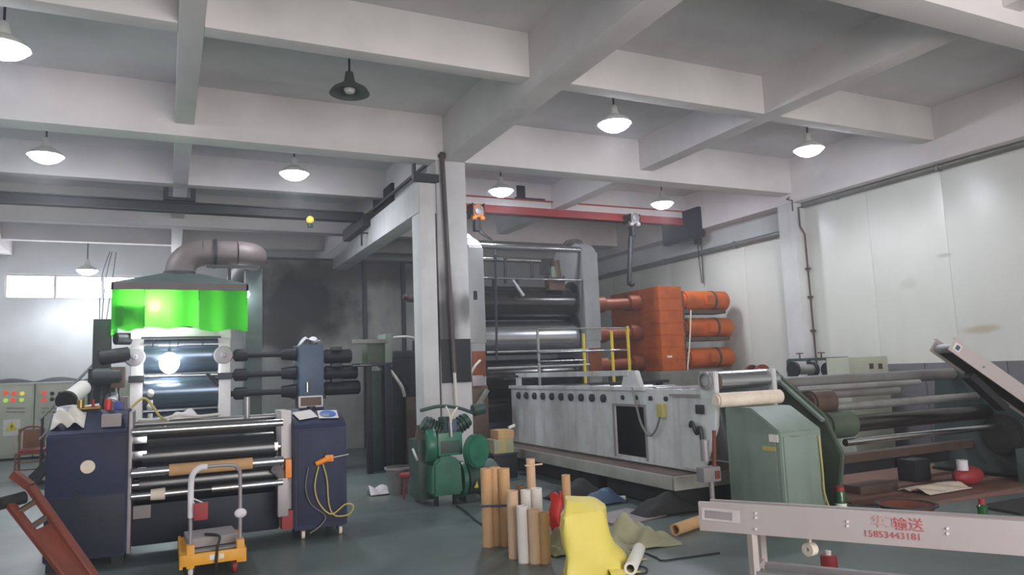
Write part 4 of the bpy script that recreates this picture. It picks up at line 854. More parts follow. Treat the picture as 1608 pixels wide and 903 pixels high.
# end stand plate, tapering to its foot
for x in (XT0 - .02, XT1 - .04):
    MB().prism([(x, 6.12, 1.18), (x, 6.12, 1.50), (x, 6.36, 1.50), (x, 6.40, 1.32), (x, 6.75, 1.27), (x, 6.75, .42), (x, 6.42, .42), (x, 6.16, .9)], (.06, 0, 0), bev=.008).build('end_plate', 'trough_paint', cu)
MB().lathe((XT0 - .03, 6.25, 1.40), [(.075, 0), (.1, 0), (.1, .03), (.075, .03)], axis=(-1, 0, 0), seg=24).build('bearing_ring', 'grey_bearing', cu)
for i in range(10):
    y = 8.35 + i * .29
    MB().lathe((XT0, y, 1.17), [(.055, 0), (.055, .03), (.035, .045), (0, .045)], axis=(-1, 0, 0), seg=18).build('bearing', 'dark_steel', cu)
for i in range(4):
    MB().lathe((XT0, 7.0 + i * .3, 1.19), [(.03, 0), (.03, .02), (0, .025)], axis=(-1, 0, 0), seg=12).build('bearing', 'dark_steel', cu)
for y in (7.25, 6.95, 6.68, 7.9, 8.4, 8.9, 9.5, 10.1):
    g = MB().cyl((XT0 + .04, y, 1.2), (XT1 - .04, y, 1.2), .12, seg=36).build('cooling_roll', 'chrome_roll', cu)
g = MB().cyl((XT0 + .06, 6.25, 1.38), (XT1 + .1, 6.25, 1.38), .12, seg=40, bev=.01).build('nip_roll', 'chrome_roll', cu); MB().cyl((XT0 + .045, 6.25, 1.38), (XT0 + .09, 6.25, 1.38), .124, seg=36).build('roll_end', 'brown_steel', g)
MB().cyl((XT0 + .06, 6.28, 1.22), (XT1 - .05, 6.28, 1.22), .04).build('guide_roll', 'chrome_roll', cu)
# U-shaped guard bar above the side panel
MB().bar((XT0 + .02, 11.0, zt_), (XT0 + .02, 11.0, 1.5), .06, .1).bar((XT0 + .02, 11.05, 1.5), (XT0 + .02, 7.75, 1.5), .06, .07).build('guard_bar', 'trough_paint', cu)
MB().prism([(XT0 + .0, 7.5, zt_), (XT0 + .0, 7.95, zt_), (XT0 + .0, 7.85, 1.53), (XT0 + .0, 7.6, 1.53)], (.07, 0, 0), bev=.01).build('guard_bracket', 'trough_paint', cu)
MB().box(at(1030, 634, x=XT0 - .06), at(1040, 656, x=XT0 - .06) + V(.06, 0, 0), bev=.01).build('junction_box', 'hose_yellow', cu)
MB().tube([at(993, 608, x=XT0 - .03), at(1000, 640, x=XT0 - .04), at(1008, 668, x=XT0 - .05), at(1020, 684, x=XT0 - .05), at(1030, 675, x=XT0 - .04), at(1036, 656, x=XT0 - .04)], .014, 8).build('cable', 'grey_pipe', cu)
for k, (u, v) in enumerate(((1097, 643),)): 
    p = at(u, v, x=XT0 - .05); MB().box(p + V(0, -.06, -.05), p + V(.06, .06, .05), bev=.01).build('limit_switch', 'dark_steel', cu)
p = at(1094, 678, x=XT0 - .05); MB().tube([p + V(0, .1, .05), p + V(-.02, .05, .1), p + V(0, 0, -.02), p + V(0, -.06, .05), p + V(.0, -.08, -.1)], .022, 8).build('adjuster', 'dark_steel', cu)
p = at(1075, 630, x=XT0 - .03); MB().box(p + V(-.02, -.25, .05), p + V(.02, .25, .08)).build('bracket_shelf', 'grey_bearing', cu)
for i in range(3): MB().box((XT0 - .01, p.y - .1 + .1 * i, p.z - .12), (XT0 - .002, p.y - .08 + .1 * i, p.z + .04)).build('louvre', 'dark_steel', cu)
# platform: plank lip and beams
MB().box((4.95, 6.5, .345), (XT1, TY1 + .1, .385), bev=.006).build('platform', 'brown_steel', cu)
MB().box((4.93, 6.48, .24), (4.97, TY1 + .1, .385), bev=.006).box((4.93, 6.46, .24), (XT1, 6.50, .385), bev=.006).build('platform_edge', 'platform_grey', cu)
for y in (6.9, 8.8, 10.7):
    for x in (5.15, 6.0): MB().box((x - .08, y - .08, 0), (x + .08, y + .08, .345), bev=.01).build('leg', 'black_steel', cu)
MB().box((5.05, 6.62, .02), (6.1, 8.0, .22), bev=.03).build('shade_block', 'rubber', cu); MB().box((5.1, 8.3, .02), (6.1, 11.0, .23), bev=.03).build('shade_block', 'rubber', cu)  # black blocks added to imitate the shade under the platform
tag(MB().cyl((at(1123, 628, y=5.9).x, 5.9, 1.205), (at(1226, 627, y=5.9).x, 5.9, 1.205), .075, seg=32, bev=.02).build('wrapped_roll', 'cream_wrap'), 'cream wrapped roll resting on the sage green cabinet', 'roll')

# ---------------------------------------------------------------- sage green drive cabinet
gc = thing('drive_cabinet', 'sage green cabinet with a sloping front edge behind the conveyor', 'cabinet', (5.6, 5.6, 0))
XG0, XG1 = 5.3, at(1291, 700, y=5.28).x
MB().prism([(XG0, 5.28, .03), (XG0, 5.28, .91), (XG0, 5.64, 1.125), (XG0, 6.02, 1.125), (XG0, 6.02, .03)], (XG1 - XG0, 0, 0), bev=.01).build('body', 'sage_green', gc)
MB().box((XG0 - .006, 5.34, .1), (XG0, 5.96, .88), bev=.002).build('side_door', 'sage_green', gc)
MB().box((XG0 + .04, 5.272, .08), (XG1 - .04, 5.28, .86), bev=.002).build('front_door', 'sage_green', gc)
a, b = at(1207, 682, x=XG0 - .01), at(1222, 695, x=XG0 - .01); MB().box((XG0 - .012, a.y, b.z), (XG0 - .005, b.y, a.z)).build('label', 'white_paper', gc)
a, b = at(1197, 700, x=XG0 - .01), at(1218, 709, x=XG0 - .01); MB().box((XG0 - .010, a.y, b.z), (XG0 - .005, b.y, a.z)).build('label', 'hose_yellow', gc)
p = at(1249, 685, y=5.27); MB().box((p.x - .06, 5.262, p.z - .006), (p.x + .06, 5.274, p.z + .006)).build('handle', 'bright_steel', gc)
MB().tube([(XG1 - .06, 5.26, .84), (XG1 - .05, 5.255, .5), (XG1 - .055, 5.25, .3), (XG1 - .0, 5.22, .05)], .009, 6).build('cable', 'hose_yellow', gc)
for x in (XG0 + .08, XG1 - .08):
    for y in (5.36, 5.94): MB().box((x - .03, y - .03, 0), (x + .03, y + .03, .03)).build('foot', 'rubber', gc)

# ---------------------------------------------------------------- green winder with long rollers on the right
w2 = thing('film_winder', 'olive green winder with long bare steel rollers by the right wall', 'winder', (8.0, 6.3, 0))
fx = 6.30
MB().prism([(fx, 5.55, .05), (fx, 5.45, .6), (fx, 5.65, 1.0), (fx, 6.25, 1.44), (fx, 6.55, 1.42), (fx, 6.75, 1.1), (fx, 6.75, .05)], (.06, 0, 0), bev=.01).build('side_frame', 'olive_green', w2)
MB().bar((fx - .03, 6.3, 1.44), (fx - .03, 5.62, .94), .05, .03).build('frame_edge', 'sage_green', w2)
def rl(u0, v0, u1, v1, y, r, m, x0=None, x1=None):
    a, b = at(u0, v0, y=y), at(u1, v1, y=y); z = (a.z + b.z) / 2
    return MB().cyl((a.x if x0 is None else x0, y, z), (b.x if x1 is None else x1, y, z), r, seg=32, bev=.004).build('roller', m, w2)
XE = 9.55
rl(1245, 596, 1490, 592, 6.35, .075, 'grey_pipe', 6.48, XE)
rl(1245, 611, 1345, 608, 6.15, .035, 'steel', 6.48, 8.6)
rl(1250, 620, 1340, 618, 6.4, .06, 'steel', 6.48, 8.5)
rl(1312, 633, 1530, 628, 6.05, .05, 'steel', 6.95, XE)
g = rl(1310, 664, 1540, 650, 5.95, .095, 'dark_roll', 6.9, XE); 
MB().cyl((6.82, 5.95, at(1300, 664, y=5.95).z), (6.92, 5.95, at(1300, 664, y=5.95).z), .1, seg=28).build('roller_end', 'black_steel', w2)
rl(1312, 693, 1550, 674, 5.75, .04, 'bright_steel', 6.72, XE)
a = at(1322, 668, y=5.75)
MB().cyl((6.5, 5.85, a.z), (6.95, 5.85, a.z), .15, seg=32, bev=.03).build('gear_motor', 'olive_green', w2)
a = at(1280, 640, y=5.9); MB().cyl((6.48, 6.0, a.z + .05), (6.85, 6.0, a.z + .05), .13, bev=.03).build('motor', 'brown_steel', w2)
MB().box((6.48, 6.15, .36), (XE, 6.3, .46), bev=.01).build('lower_beam', 'brown_steel', w2); MB().box((6.48, 6.5, .16), (XE, 6.6, .34), bev=.01).build('rear_beam', 'dark_steel', w2)
MB().prism([(XE, 5.35, .05), (XE, 5.35, .55), (XE, 5.6, .95), (XE, 6.2, 1.4), (XE, 6.6, 1.35), (XE, 6.75, .05)], (.35, 0, 0), bev=.02).build('side_frame', 'hood_green', w2)
MB().cyl((XE - .08, 5.75, .55), (XE + .02, 5.75, .55), .26, bev=.03).build('brake_disc', 'rubber', w2)
MB().box((XE - .25, 5.3, .0), (XE - .02, 5.5, .42), bev=.03).build('motor', 'hood_green', w2)
for x in (fx, XE + .1): MB().box((x - .05, 5.4, 0), (x + .15, 6.8, .05)).build('foot', 'black_steel', w2)
MB().box((6.5, 6.1, 1.02), (6.62, 6.3, 1.1), bev=.01).build('clamp_knob', 'white_cloth', w2)
# clutter on and under it
tag(MB().box((7.25, 6.05, .0), (7.9, 6.3, .10), bev=.01).build('timber', 'brown_steel'), 'short timber block under the rollers of the olive winder', 'timber')
tag(MB().box((8.45, 6.22, .013), (8.75, 6.47, .28), bev=.02).build('drum_box', 'dark_steel'), 'dull grey box on the floor under the olive winder', 'box')
b0 = thing('red_bag', 'dark red bag with a pale bundle on the floor by the olive winder', 'bag', (8.9, 6.0, 0))
MB().ball((8.75, 5.75, .125), .16, (1.5, .8, .7)).build('bag', 'dull_red', b0); MB().cyl((8.62, 5.72, .2), (8.62, 5.72, .32), .06).build('bundle', 'white_cloth', b0)
o = MB().sheet(lambda u, v: (7.75 + .75 * u, 5.55 + .4 * v, .03 + .06 * abs(math.sin(u * 6 + v * 5)) * math.sin(v * 3.1)), 16, 10, .006).build('scrap_sheet', 'cream_wrap'); tag(o, 'crumpled pale scrap sheet on the red-brown floor plate', 'scrap')
tag(MB().prism([(6.75, 5.75, 0), (7.15, 5.3, 0), (9.45, 5.1, 0), (10.7, 6.5, 0), (10.3, 7.1, 0), (7.6, 7.4, 0)], (0, 0, .012)).build('floor_plate', 'red_floor'), 'red-brown worn floor plate under the olive winder', 'floor plate')
b = at(1318, 764, z=.31); bo = thing('bottle', 'dark green glass bottle standing behind the conveyor', 'bottle', (b.x, b.y, 0.012))
MB().lathe((b.x, b.y, .012), [(0, 0), (.05, 0), (.053, .01), (.053, .24), (.045, .26), (0, .26)], seg=24).build('glass', 'bottle_green', bo); MB().lathe((b.x, b.y, .10), [(.0545, 0), (.0545, .05)], seg=24).build('label', 'white_paper', bo)
MB().lathe((b.x, b.y, .27), [(.0, .04), (.046, .04), (.046, 0), (0, 0)], seg=18).build('cap', 'dull_red', bo)
b = at(1543, 800, z=.1); bo = thing('bottle', 'small red and green bottle on the floor near the right edge', 'bottle', (b.x, b.y, 0))
MB().lathe((b.x, b.y, 0), [(0, 0), (.045, 0), (.045, .13), (.02, .16), (0, .16)], seg=20).build('glass', 'bottle_green', bo); MB().lathe((b.x, b.y, .15), [(0, .05), (.03, .05), (.03, 0)], seg=16).build('cap', 'dull_red', bo)

# ---------------------------------------------------------------- control cabinet and pump frame against the right wall
YQ = 8.3
x0, x1 = at(1336, 600, y=YQ).x, at(1397, 600, y=YQ).x; zt = at(1365, 560, y=YQ).z
cc = thing('control_cabinet', 'cream control cabinet with two square gauges against the right wall', 'cabinet', ((x0 + x1) / 2, YQ + .2, 0))
MB().box((x0, YQ, .05), (x1, YQ + .45, zt), bev=.012).build('body', 'cabinet_cream', cc); MB().box((x0 + .02, YQ + .02, 0), (x1 - .02, YQ + .43, .05)).build('plinth', 'black_steel', cc)
MB().box((x0 + .04, YQ - .01, .1), (x1 - .04, YQ, zt - .05), bev=.004).build('door', 'cabinet_cream', cc)
for u, v, s in ((1369, 575, .045), (1383, 575, .045), (1379, 612, .05)):
    p = at(u, v, y=YQ - .02); MB().box((p.x - s, YQ - .02, p.z - s), (p.x + s, YQ - .008, p.z + s), bev=.004).build('gauge', 'brown_steel', cc)
for u in (1366, 1372, 1380, 1387): p = at(u, 589, y=YQ - .02); MB().cyl((p.x, YQ - .03, p.z), (p.x, YQ - .008, p.z), .018, seg=12).build('button', 'black_steel', cc)
pf = thing('pump_rack', 'green pipe rack with pumps and valves in front of the clean column', 'pump rack', (9.2, 8.9, 0))
YP = 9.3; xa, xb = at(1238, 565, y=YP).x, at(1330, 565, y=YP).x; za = at(1285, 564, y=YP).z; zl = at(1240, 600, y=YP).z
MB().bar((xa, YP, za), (xb, YP, za), .05).bar((xa, YP, za), (xa, YP, 0), .05).bar((xb, YP, za), (xb, YP, 0), .05).build('frame', 'hood_green', pf)
for u in (1270, 1300): x = at(u, 570, y=YP).x; MB().bar((x, YP, za), (x, YP, zl), .05).build('upright', 'hood_green', pf)
for u0, u1, v, m in ((1246, 1276, 580, 'steel'), (1300, 1345, 581, 'brown_steel')):
    a, b = at(u0, v, y=YP - .1), at(u1, v, y=YP - .1); q = MB().cyl(a, b, .09, bev=.02).build('pump', m, pf); MB().lathe(a, [(0, -.03), (.13, -.03), (.13, .03), (0, .03)], axis=(1, 0, 0), seg=20).build('flange', 'dark_steel', q); MB().lathe(b, [(0, -.03), (.13, -.03), (.13, .03), (0, .03)], axis=(1, 0, 0), seg=20).build('flange', 'dark_steel', q)
for u in (1256, 1290): p = at(u, 562, y=YP); MB().cyl((p.x, YP, za), (p.x, YP, za + .1), .012).lathe((p.x, YP, za + .1), [(0, 0), (.06, 0), (.06, .02), (0, .02)], seg=16).build('valve_wheel', 'brown_steel', pf)
MB().box((xa - .05, YP - .15, zl - .04), (xb + .05, YP + .3, zl), bev=.01).build('shelf', 'grey_bearing', pf)
# ---------------------------------------------------------------- level belt conveyor with red lettering
P0 = V(3.50, 4.32, 0); D = V(.56, -.83, 0).normalized(); NN = V(-D.y, D.x, 0)      # NN points away from the lens
if NN.y < 0: NN = -NN
cv = thing('belt_conveyor', 'long pale belt conveyor with red lettering across the right foreground', 'conveyor', (4.0, 3.6, 0))
LZ0, LZ1, LEN, WD = .395, .595, 3.4, .3
def ch(off, name, z0, z1):
    a = P0 + NN * off; b = a + D * LEN
    return MB().bar(a + V(0, 0, (z0 + z1) / 2), b + V(0, 0, (z0 + z1) / 2), .012, z1 - z0).bar(a + NN * .015 + V(0, 0, z1 - .005), b + NN * .015 + V(0, 0, z1 - .005), .03, .01).bar(a + NN * .015 + V(0, 0, z0 + .005), b + NN * .015 + V(0, 0, z0 + .005), .03, .01).build(name, 'conveyor_white', cv)
s1 = ch(0, 'side_channel', LZ0, LZ1); ch(WD, 'side_channel', LZ0 - .05, LZ1 - .035)
a = P0 + NN * .03; MB().prism([a + V(0, 0, .52), a + NN * .25 + V(0, 0, .52), a + NN * .25 + D * LEN + V(0, 0, .52), a + D * LEN + V(0, 0, .52)], (0, 0, -.012)).build('belt', 'rubber', cv)
for t_ in (.06, 1.0, 2.0, 3.0): q = P0 + D * t_ + NN * .02 + V(0, 0, .46); MB().cyl(q, q + NN * .26, .045, seg=20).build('roller', 'steel', cv)
MB().bar(P0 + D * .05 - NN * .01 + V(0, 0, .515), P0 + D * .24 - NN * .01 + V(0, 0, .508), .008, .055).build('slot_plate', 'grey_label', cv)
MB().bar(P0 + D * .02 - NN * .008 + V(0, 0, .515), P0 + D * .29 - NN * .008 + V(0, 0, .508), .004, .085).build('slot_recess', 'pale_paint', cv)
def onface(u, v):
    d = w_of(Vector((u - CX, v - CY, FPX))); q = P0 - NN * .008
    return EYE + d * ((q - EYE).dot(NN) / d.dot(NN))
for u, vs_ in ((1187, (806, 813, 831)), (1331, (819, 826)), (1488, (830, 838))):
    for v in vs_: q = onface(u, v); MB().cyl(q, q - NN * .008, .008, seg=10).build('bolt', 'white_paper', cv)
def text(s, u, v, size, m, spacing=1.0):
    c = bpy.data.curves.new('lettering', 'FONT'); c.body = s; c.size = size; c.extrude = .0008; c.align_x = 'LEFT'; c.space_character = spacing; c.resolution_u = 3
    o = bpy.data.objects.new('lettering', c); col.objects.link(o); bpy.context.view_layer.update()
    me = bpy.data.meshes.new_from_object(o.evaluated_get(bpy.context.evaluated_depsgraph_get())); bpy.data.objects.remove(o)
    q = onface(u, v) - NN * .002; Z = V(0, 0, 1); n = -NN
    M = Matrix(((D.x, Z.x, n.x, q.x), (D.y, Z.y, n.y, q.y), (D.z, Z.z, n.z, q.z), (0, 0, 0, 1)))
    me.transform(M); me.transform(Matrix.Translation(-ORG[cv])); me.materials.clear(); me.materials.append(MATS[m])
    ob = bpy.data.objects.new('lettering', me); col.objects.link(ob); ob.parent = s1; ORG[ob] = ORG[cv]
text('华工', 1368, 826, .085, 'faded_ink'); text('输送', 1402, 830, .088, 'red_ink'); text('15853443181', 1356, 842, .058, 'red_ink', 1.05)
for t_ in (.36, 2.4):
    for off in (.02, WD - .02):
        q = P0 + D * t_ + NN * off; MB().bar(q + V(0, 0, .03), q + V(0, 0, LZ0), .05, .05).build('leg', 'conveyor_white', cv)
        MB().bar(q + V(0, 0, .0), q + V(0, 0, .10), .065, .065).build('foot', 'grey_bearing', cv)
    MB().bar(P0 + D * t_ + V(0, 0, .15), P0 + D * t_ + NN * WD + V(0, 0, .15), .04).build('crossbar', 'conveyor_white', cv)
for off in (.02, WD - .02): MB().bar(P0 + D * .36 + NN * off + V(0, 0, .12), P0 + D * 2.4 + NN * off + V(0, 0, .12), .045, .05).build('stretcher', 'grey_bearing', cv)
# cable plug and can near its feet
q = P0 + D * .72 + NN * .12; ro = thing('tape_reel', 'cream cable reel hanging under the belt conveyor', 'reel', q + V(0, 0, .22))
MB().lathe(q + V(0, 0, .30), [(.012, -.03), (.045, -.03), (.045, .03), (.012, .03), (.012, -.03)], axis=(NN + D * .5), seg=24).build('reel', 'cream_wrap', ro); MB().bar(q + V(0, 0, .30), q + V(0, 0, .40), .02).build('hook', 'cream_wrap', ro)
q = P0 + D * .75 + NN * .7; o = thing('can', 'dull red can on the floor under the conveyor', 'can', (q.x, q.y, 0)); MB().cyl((q.x, q.y, 0), (q.x, q.y, .13), .06, bev=.006).build('body', 'dull_red', o); MB().cyl((q.x, q.y, .13), (q.x, q.y, .16), .02).build('spout', 'white_paper', o)
# ---------------------------------------------------------------- inclined conveyor end, upper right
T0 = at(1500, 530, y=5.4); H = V(.93, -.36, 0).normalized(); WV = V(.36, .93, 0)
e = at(1608, 606, y=5.0)
d = w_of(Vector((1608 - CX, 606 - CY, FPX))); nrm = V(-H.y, H.x, 0); k_ = (T0 - EYE).dot(nrm) / d.dot(nrm); e = EYE + d * k_
S = (e - T0).normalized(); UP = WV.cross(S).normalized(); UP = UP if UP.z > 0 else -UP
ic = thing('belt_conveyor', 'inclined belt conveyor end sticking in from the right edge', 'conveyor', (T0.x + 1.2, T0.y - .4, 0))
LI = 2.1; hh = .17
def irail(off):
    a = T0 + WV * off; b = a + S * LI
    return MB().bar(a - UP * hh / 2, b - UP * hh / 2, .012, hh, up=UP).bar(a + WV * .02, b + WV * .02, .045, .012, up=UP).build('side_channel', 'conveyor_white', ic)
sc = irail(0); irail(.34)
a = T0 + S * .03 - UP * .09 - WV * .009; MB().bar(a - UP * .0, a + S * .09, .004, .09, up=UP).build('sticker', 'white_paper', sc); MB().bar(a + S * .025 - WV * .003, a + S * .075 - WV * .003, .004, .055, up=UP).build('sticker_panel', 'blue_gear', sc)
MB().bar(T0 + WV * .17 + S * .1 - UP * .05, T0 + WV * .17 + S * LI - UP * .05, .33, .012, up=UP).bar(T0 + WV * .17 + S * .1 - UP * .13, T0 + WV * .17 + S * LI - UP * .13, .33, .012, up=UP).build('belt', 'rubber', ic)
q = T0 + S * .08 - UP * .09; MB().cyl(q + WV * .01, q + WV * .33, .055, seg=28).build('end_roller', 'steel', ic)
for t_ in (.45, 1.1): q = T0 + S * t_ - UP * .1 - WV * .01; MB().cyl(q, q - WV * .008, .012, seg=10).build('bolt', 'bright_steel', ic)
for off in (.02, .32): q = T0 + WV * off + S * 1.75 - UP * hh; MB().bar((q.x, q.y, 0), q, .05, .05).build('leg', 'grey_bearing', ic)
MB().bar(T0 + WV * .17 + S * .45 - UP * .22, T0 + WV * .17 + S * 1.0 - UP * .3, .16, .08, up=UP).build('drive_box', 'black_steel', ic)
# ---------------------------------------------------------------- cardboard cores standing on the floor
def core(u, vb, vt, r, m, lab, group=None, lean=(0, 0), hole=True):
    b = at(u, vb, z=0); h = at(u, vt, y=b.y).z
    t = thing('cardboard_core', lab, 'core', (b.x, b.y, 0), group)
    top = V(b.x + lean[0], b.y + lean[1], h); ax = (top - b)
    L_ = ax.length; MB().lathe(b, [(r * .8, 0), (r, 0), (r, L_), (r * .8, L_), (r * .8, 0)], axis=ax, seg=22).build('tube', m, t)
    return t
G = 'cardboard cores standing in front of the cooling unit'
core(767, 858, 735, .052, 'cardboard', 'leftmost strapped brown core beside the compressor tank', G)
core(781, 856, 733, .05, 'cardboard', 'middle brown core of the strapped bundle', G)
core(795, 857, 735, .055, 'cardboard', 'rightmost brown core of the strapped bundle', G)
core(788, 850, 735, .05, 'cardboard', 'rear brown core behind the strapped bundle', G)
a = at(781, 795, y=6.2); cl = []
for u, vb, r in ((767, 858, .052), (781, 856, .05), (795, 857, .055), (788, 850, .05)):
    c = at(u, vb, z=0); cl += [(c.x + (r + .006) * math.cos(i * .3), c.y + (r + .006) * math.sin(i * .3)) for i in range(21)]
cl.sort(); hull = []
for seq in (cl, cl[::-1]):
    h_ = []
    for q in seq:
        while len(h_) > 1 and (h_[-1][0] - h_[-2][0]) * (q[1] - h_[-2][1]) - (h_[-1][1] - h_[-2][1]) * (q[0] - h_[-2][0]) <= 0: h_.pop()
        h_.append(q)
    hull += h_[:-1]
o = MB().tube([(x, y, a.z) for x, y in hull] + [(*hull[0], a.z)], .011, 6, smooth=False).build('strap', 'blue_gear'); tag(o, 'dark strap tied around the bundle of three brown cores', 'strap')
core(808, 876, 770, .05, 'cardboard_pale', 'greyish brown core between the bundle and the white cores', G)
core(829, 868, 769, .046, 'white_paper', 'left white-wrapped core at the back of the group', G)
core(846, 866, 766, .05, 'white_paper', 'right white-wrapped core at the back of the group', G)
core(823, 883, 794, .048, 'white_paper', 'front white core beside the pink-brown core', G)
core(841, 884, 799, .05, 'cardboard_pale', 'front pink-brown core next to the front white core', G)
core(857, 884, 804, .046, 'cardboard', 'short front brown core nearest the yellow cover', G)
core(838, 850, 720, .042, 'cardboard_pale', 'tallest brown core with a cross stick, behind the white cores', G)
a = at(838, 730, y=at(838, 850, z=0).y - .07); tag(MB().bar(a + V(-.09, 0, 0), a + V(.09, 0, .0), .02, .012).build('cross_stick', 'cardboard_pale'), 'short stick across the tallest brown core', 'stick')
core(893, 850, 745, .04, 'cardboard', 'tall brown core behind the yellow cover', G)
core(820, 858, 762, .04, 'cardboard_dark', 'dark core hidden among the white cores', G)
# red cushion-like bag
a = at(872, 850, z=0); rb_ = thing('red_bag', 'bright red plastic bag squeezed between the cores and yellow cover', 'bag', (a.x, a.y, 0))
MB().sheet(lambda u, v: (a.x - .05 + .13 * u + .02 * math.sin(v * 9), a.y + .08 * math.sin(u * 3.1) * -1, .42 * v + .03 * math.sin(u * 8)), 8, 10, .02).build('bag', 'red_plastic', rb_)
# ---------------------------------------------------------------- yellow cover over a carton
ye = thing('covered_carton', 'carton under a bright yellow plastic cover in the foreground', 'cover', (3.0, 5.0, 0))
yb_ = at(930, 903, z=0); yy0 = yb_.y - .1
def ring(v, u0, u1, dep, sh=0):
    a, b = at(u0, v, y=yy0), at(u1, v, y=yy0); return a.x, b.x, (a.z + b.z) / 2, dep, sh
rings = [ring(912, 884, 990, .42), ring(893, 886, 984, .40), ring(872, 888, 968, .36), ring(852, 882, 960, .34), ring(832, 878, 956, .33), ring(812, 880, 953, .32), ring(806, 884, 951, .31)]
rings[0] = (rings[0][0], rings[0][1], .0, .42, 0)
t = bmesh.new(); R0 = []
rnd = random.Random(3)
for k_, (xa, xb, z, dp, sh) in enumerate(rings):
    L0 = []
    for i in range(28):
        a = 2 * math.pi * i / 28; c, s = math.cos(a), math.sin(a); n = 4.5
        x = (xa + xb) / 2 + (xb - xa) / 2 * math.copysign(abs(c) ** (2 / n), c); y = yy0 + dp / 2 + dp / 2 * math.copysign(abs(s) ** (2 / n), s)
        w = .012 * math.sin(5 * a + k_ * 1.3) * (1.6 if k_ < 2 else .7)
        L0.append(t.verts.new((x + w * c + .6 * (y - yy0), y + w * s, z)))
    R0.append(L0)
xa, xb, z, dp, sh = rings[-1]; L0 = []
for i in range(28):                                             # sloping top, higher at the left back
    a = 2 * math.pi * i / 28; c, s = math.cos(a), math.sin(a)
    y_ = yy0 + dp * .6 + dp * .34 * math.copysign(abs(s) ** .5, s)
    L0.append(t.verts.new(((xa + xb) / 2 - .02 + (xb - xa) * .40 * math.copysign(abs(c) ** .5, c) + .6 * (y_ - yy0), y_, z + .07 - .03 * c)))
R0.append(L0)
for A, B in zip(R0, R0[1:]):
    for i in range(28): t.faces.new((A[i], A[(i + 1) % 28], B[(i + 1) % 28], B[i]))
t.faces.new(R0[-1]); bmesh.ops.recalc_face_normals(t, faces=t.faces); b = MB(); b._merge(t); b.build('plastic_cover', 'yellow_sheet', ye, angle=30)
e0 = at(985, 890, y=yy0); MB().sheet(lambda u, v: (e0.x - .18 + .26 * u, yy0 - .06 + .2 * v, .012 + .05 * (1 - u) * abs(math.sin(v * 5)) ), 10, 6, .006).build('trailing_corner', 'yellow_sheet', ye)
# olive tarpaulin bag, white tube, brown core lying on the floor
tb = at(1000, 862, z=0)
o = MB().sheet(lambda u, v: (tb.x - .22 + .62 * u + .04 * math.sin(v * 7), tb.y - .02 + .55 * v - .1 * u, .012 + .22 * math.sin(u * 3.05 + .05) * math.sin(v * 3.05 + .03) * (.65 + .35 * math.sin(u * 13 + v * 5) + .25 * math.sin(u * 7 - v * 15))), 40, 32, .01).build('tarpaulin_sack', 'tarp_olive'); tag(o, 'crumpled olive tarpaulin sack on the floor right of the yellow cover', 'sack')
o = MB().sheet(lambda u, v: (tb.x - .5 + .36 * u, tb.y - .35 + .6 * v, .012 + .1 * math.sin(u * 3.05 + .05) * math.sin(v * 3.05 + .03) * (.75 + .4 * math.sin(u * 7 + v * 8))), 18, 16, .01).build('tarpaulin_sack', 'tarp_olive'); tag(o, 'flat olive sack half under the yellow cover', 'sack')
tk = at(878, 870, z=0)
o = MB().sheet(lambda u, v: (tk.x - .1 + .24 * u, tk.y - .1 + .3 * v, .012 + .19 * math.sin(u * 3.05 + .05) * math.sin(v * 3.05 + .03) * (.75 + .4 * math.sin(u * 8 + v * 5))), 14, 14, .01).build('tarpaulin_sack', 'tarp_olive'); tag(o, 'small grey-olive sack at the left foot of the yellow cover', 'sack')
a, b = at(990, 893, z=.05), at(1004, 862, z=.05)
tag(MB().lathe(a, [(.03, 0), (.05, 0), (.05, (b - a).length * 1.0), (.03, (b - a).length)], axis=(b - a), seg=24).build('white_tube', 'white_paper'), 'white tube lying against the corner of the yellow cover', 'tube')
a, b = at(1060, 832, z=.055), at(1112, 814, z=.055)
tag(MB().lathe(a, [(.04, .0), (.055, 0), (.055, (b - a).length), (.04, (b - a).length), (.04, 0)], axis=(b - a), seg=24).build('cardboard_core', 'cardboard'), 'brown core lying on the floor behind the conveyor end', 'core', G)
web('cable', 'thin black cable snaking over the floor right of the white tube', [at(1012, 868, z=.008), at(1030, 875, z=.008), at(1040, 880, z=.008), at(1065, 877, z=.008), at(1095, 873, z=.008), at(1130, 868, z=.008)], .007, 'cable_black', 'cable')
web('cable', 'short black cable end beside the yellow cover', [at(1000, 888, z=.008), at(1015, 892, z=.008), at(1014, 899, z=.008), at(1000, 902, z=.008)], .006, 'cable_black', 'cable')
# boxes by the compressor
p = at(790, 712, y=10.0)
cr = thing('crate', 'dark low crate under the two cartons by the compressor', 'crate', (p.x + .05, 10.2, 0))
MB().box((p.x - .16, 9.98, 0), (p.x + .22, 10.4, p.z - .03), bev=.01).build('body', 'black_steel', cr); MB().box((p.x - .18, 9.96, p.z - .03), (p.x + .24, 10.42, p.z), bev=.006).build('lid', 'dark_steel', cr)
zz = at(790, 690, y=10.0).z
def carton(x0, x1, y0, y1, z0, z1, m, lab):
    t = thing('carton', lab, 'carton', ((x0 + x1) / 2, (y0 + y1) / 2, z0)); MB().box((x0, y0, z0), (x1, y1, z1), bev=.008).build('box', m, t)
    MB().box(((x0 + x1) / 2 - .03, y0 - .002, z0 + .01), ((x0 + x1) / 2 + .03, y1 + .002, z1 + .002)).build('tape', 'hose_yellow', t)
carton(p.x - .14, p.x + .18, 10.0, 10.34, p.z, zz, 'tarp_olive', 'lower greenish carton on the dark crate by the compressor')
carton(p.x - .06, p.x + .20, 10.02, 10.32, zz, at(790, 676, y=10.0).z, 'cardboard', 'upper brown carton on the greenish carton by the compressor')
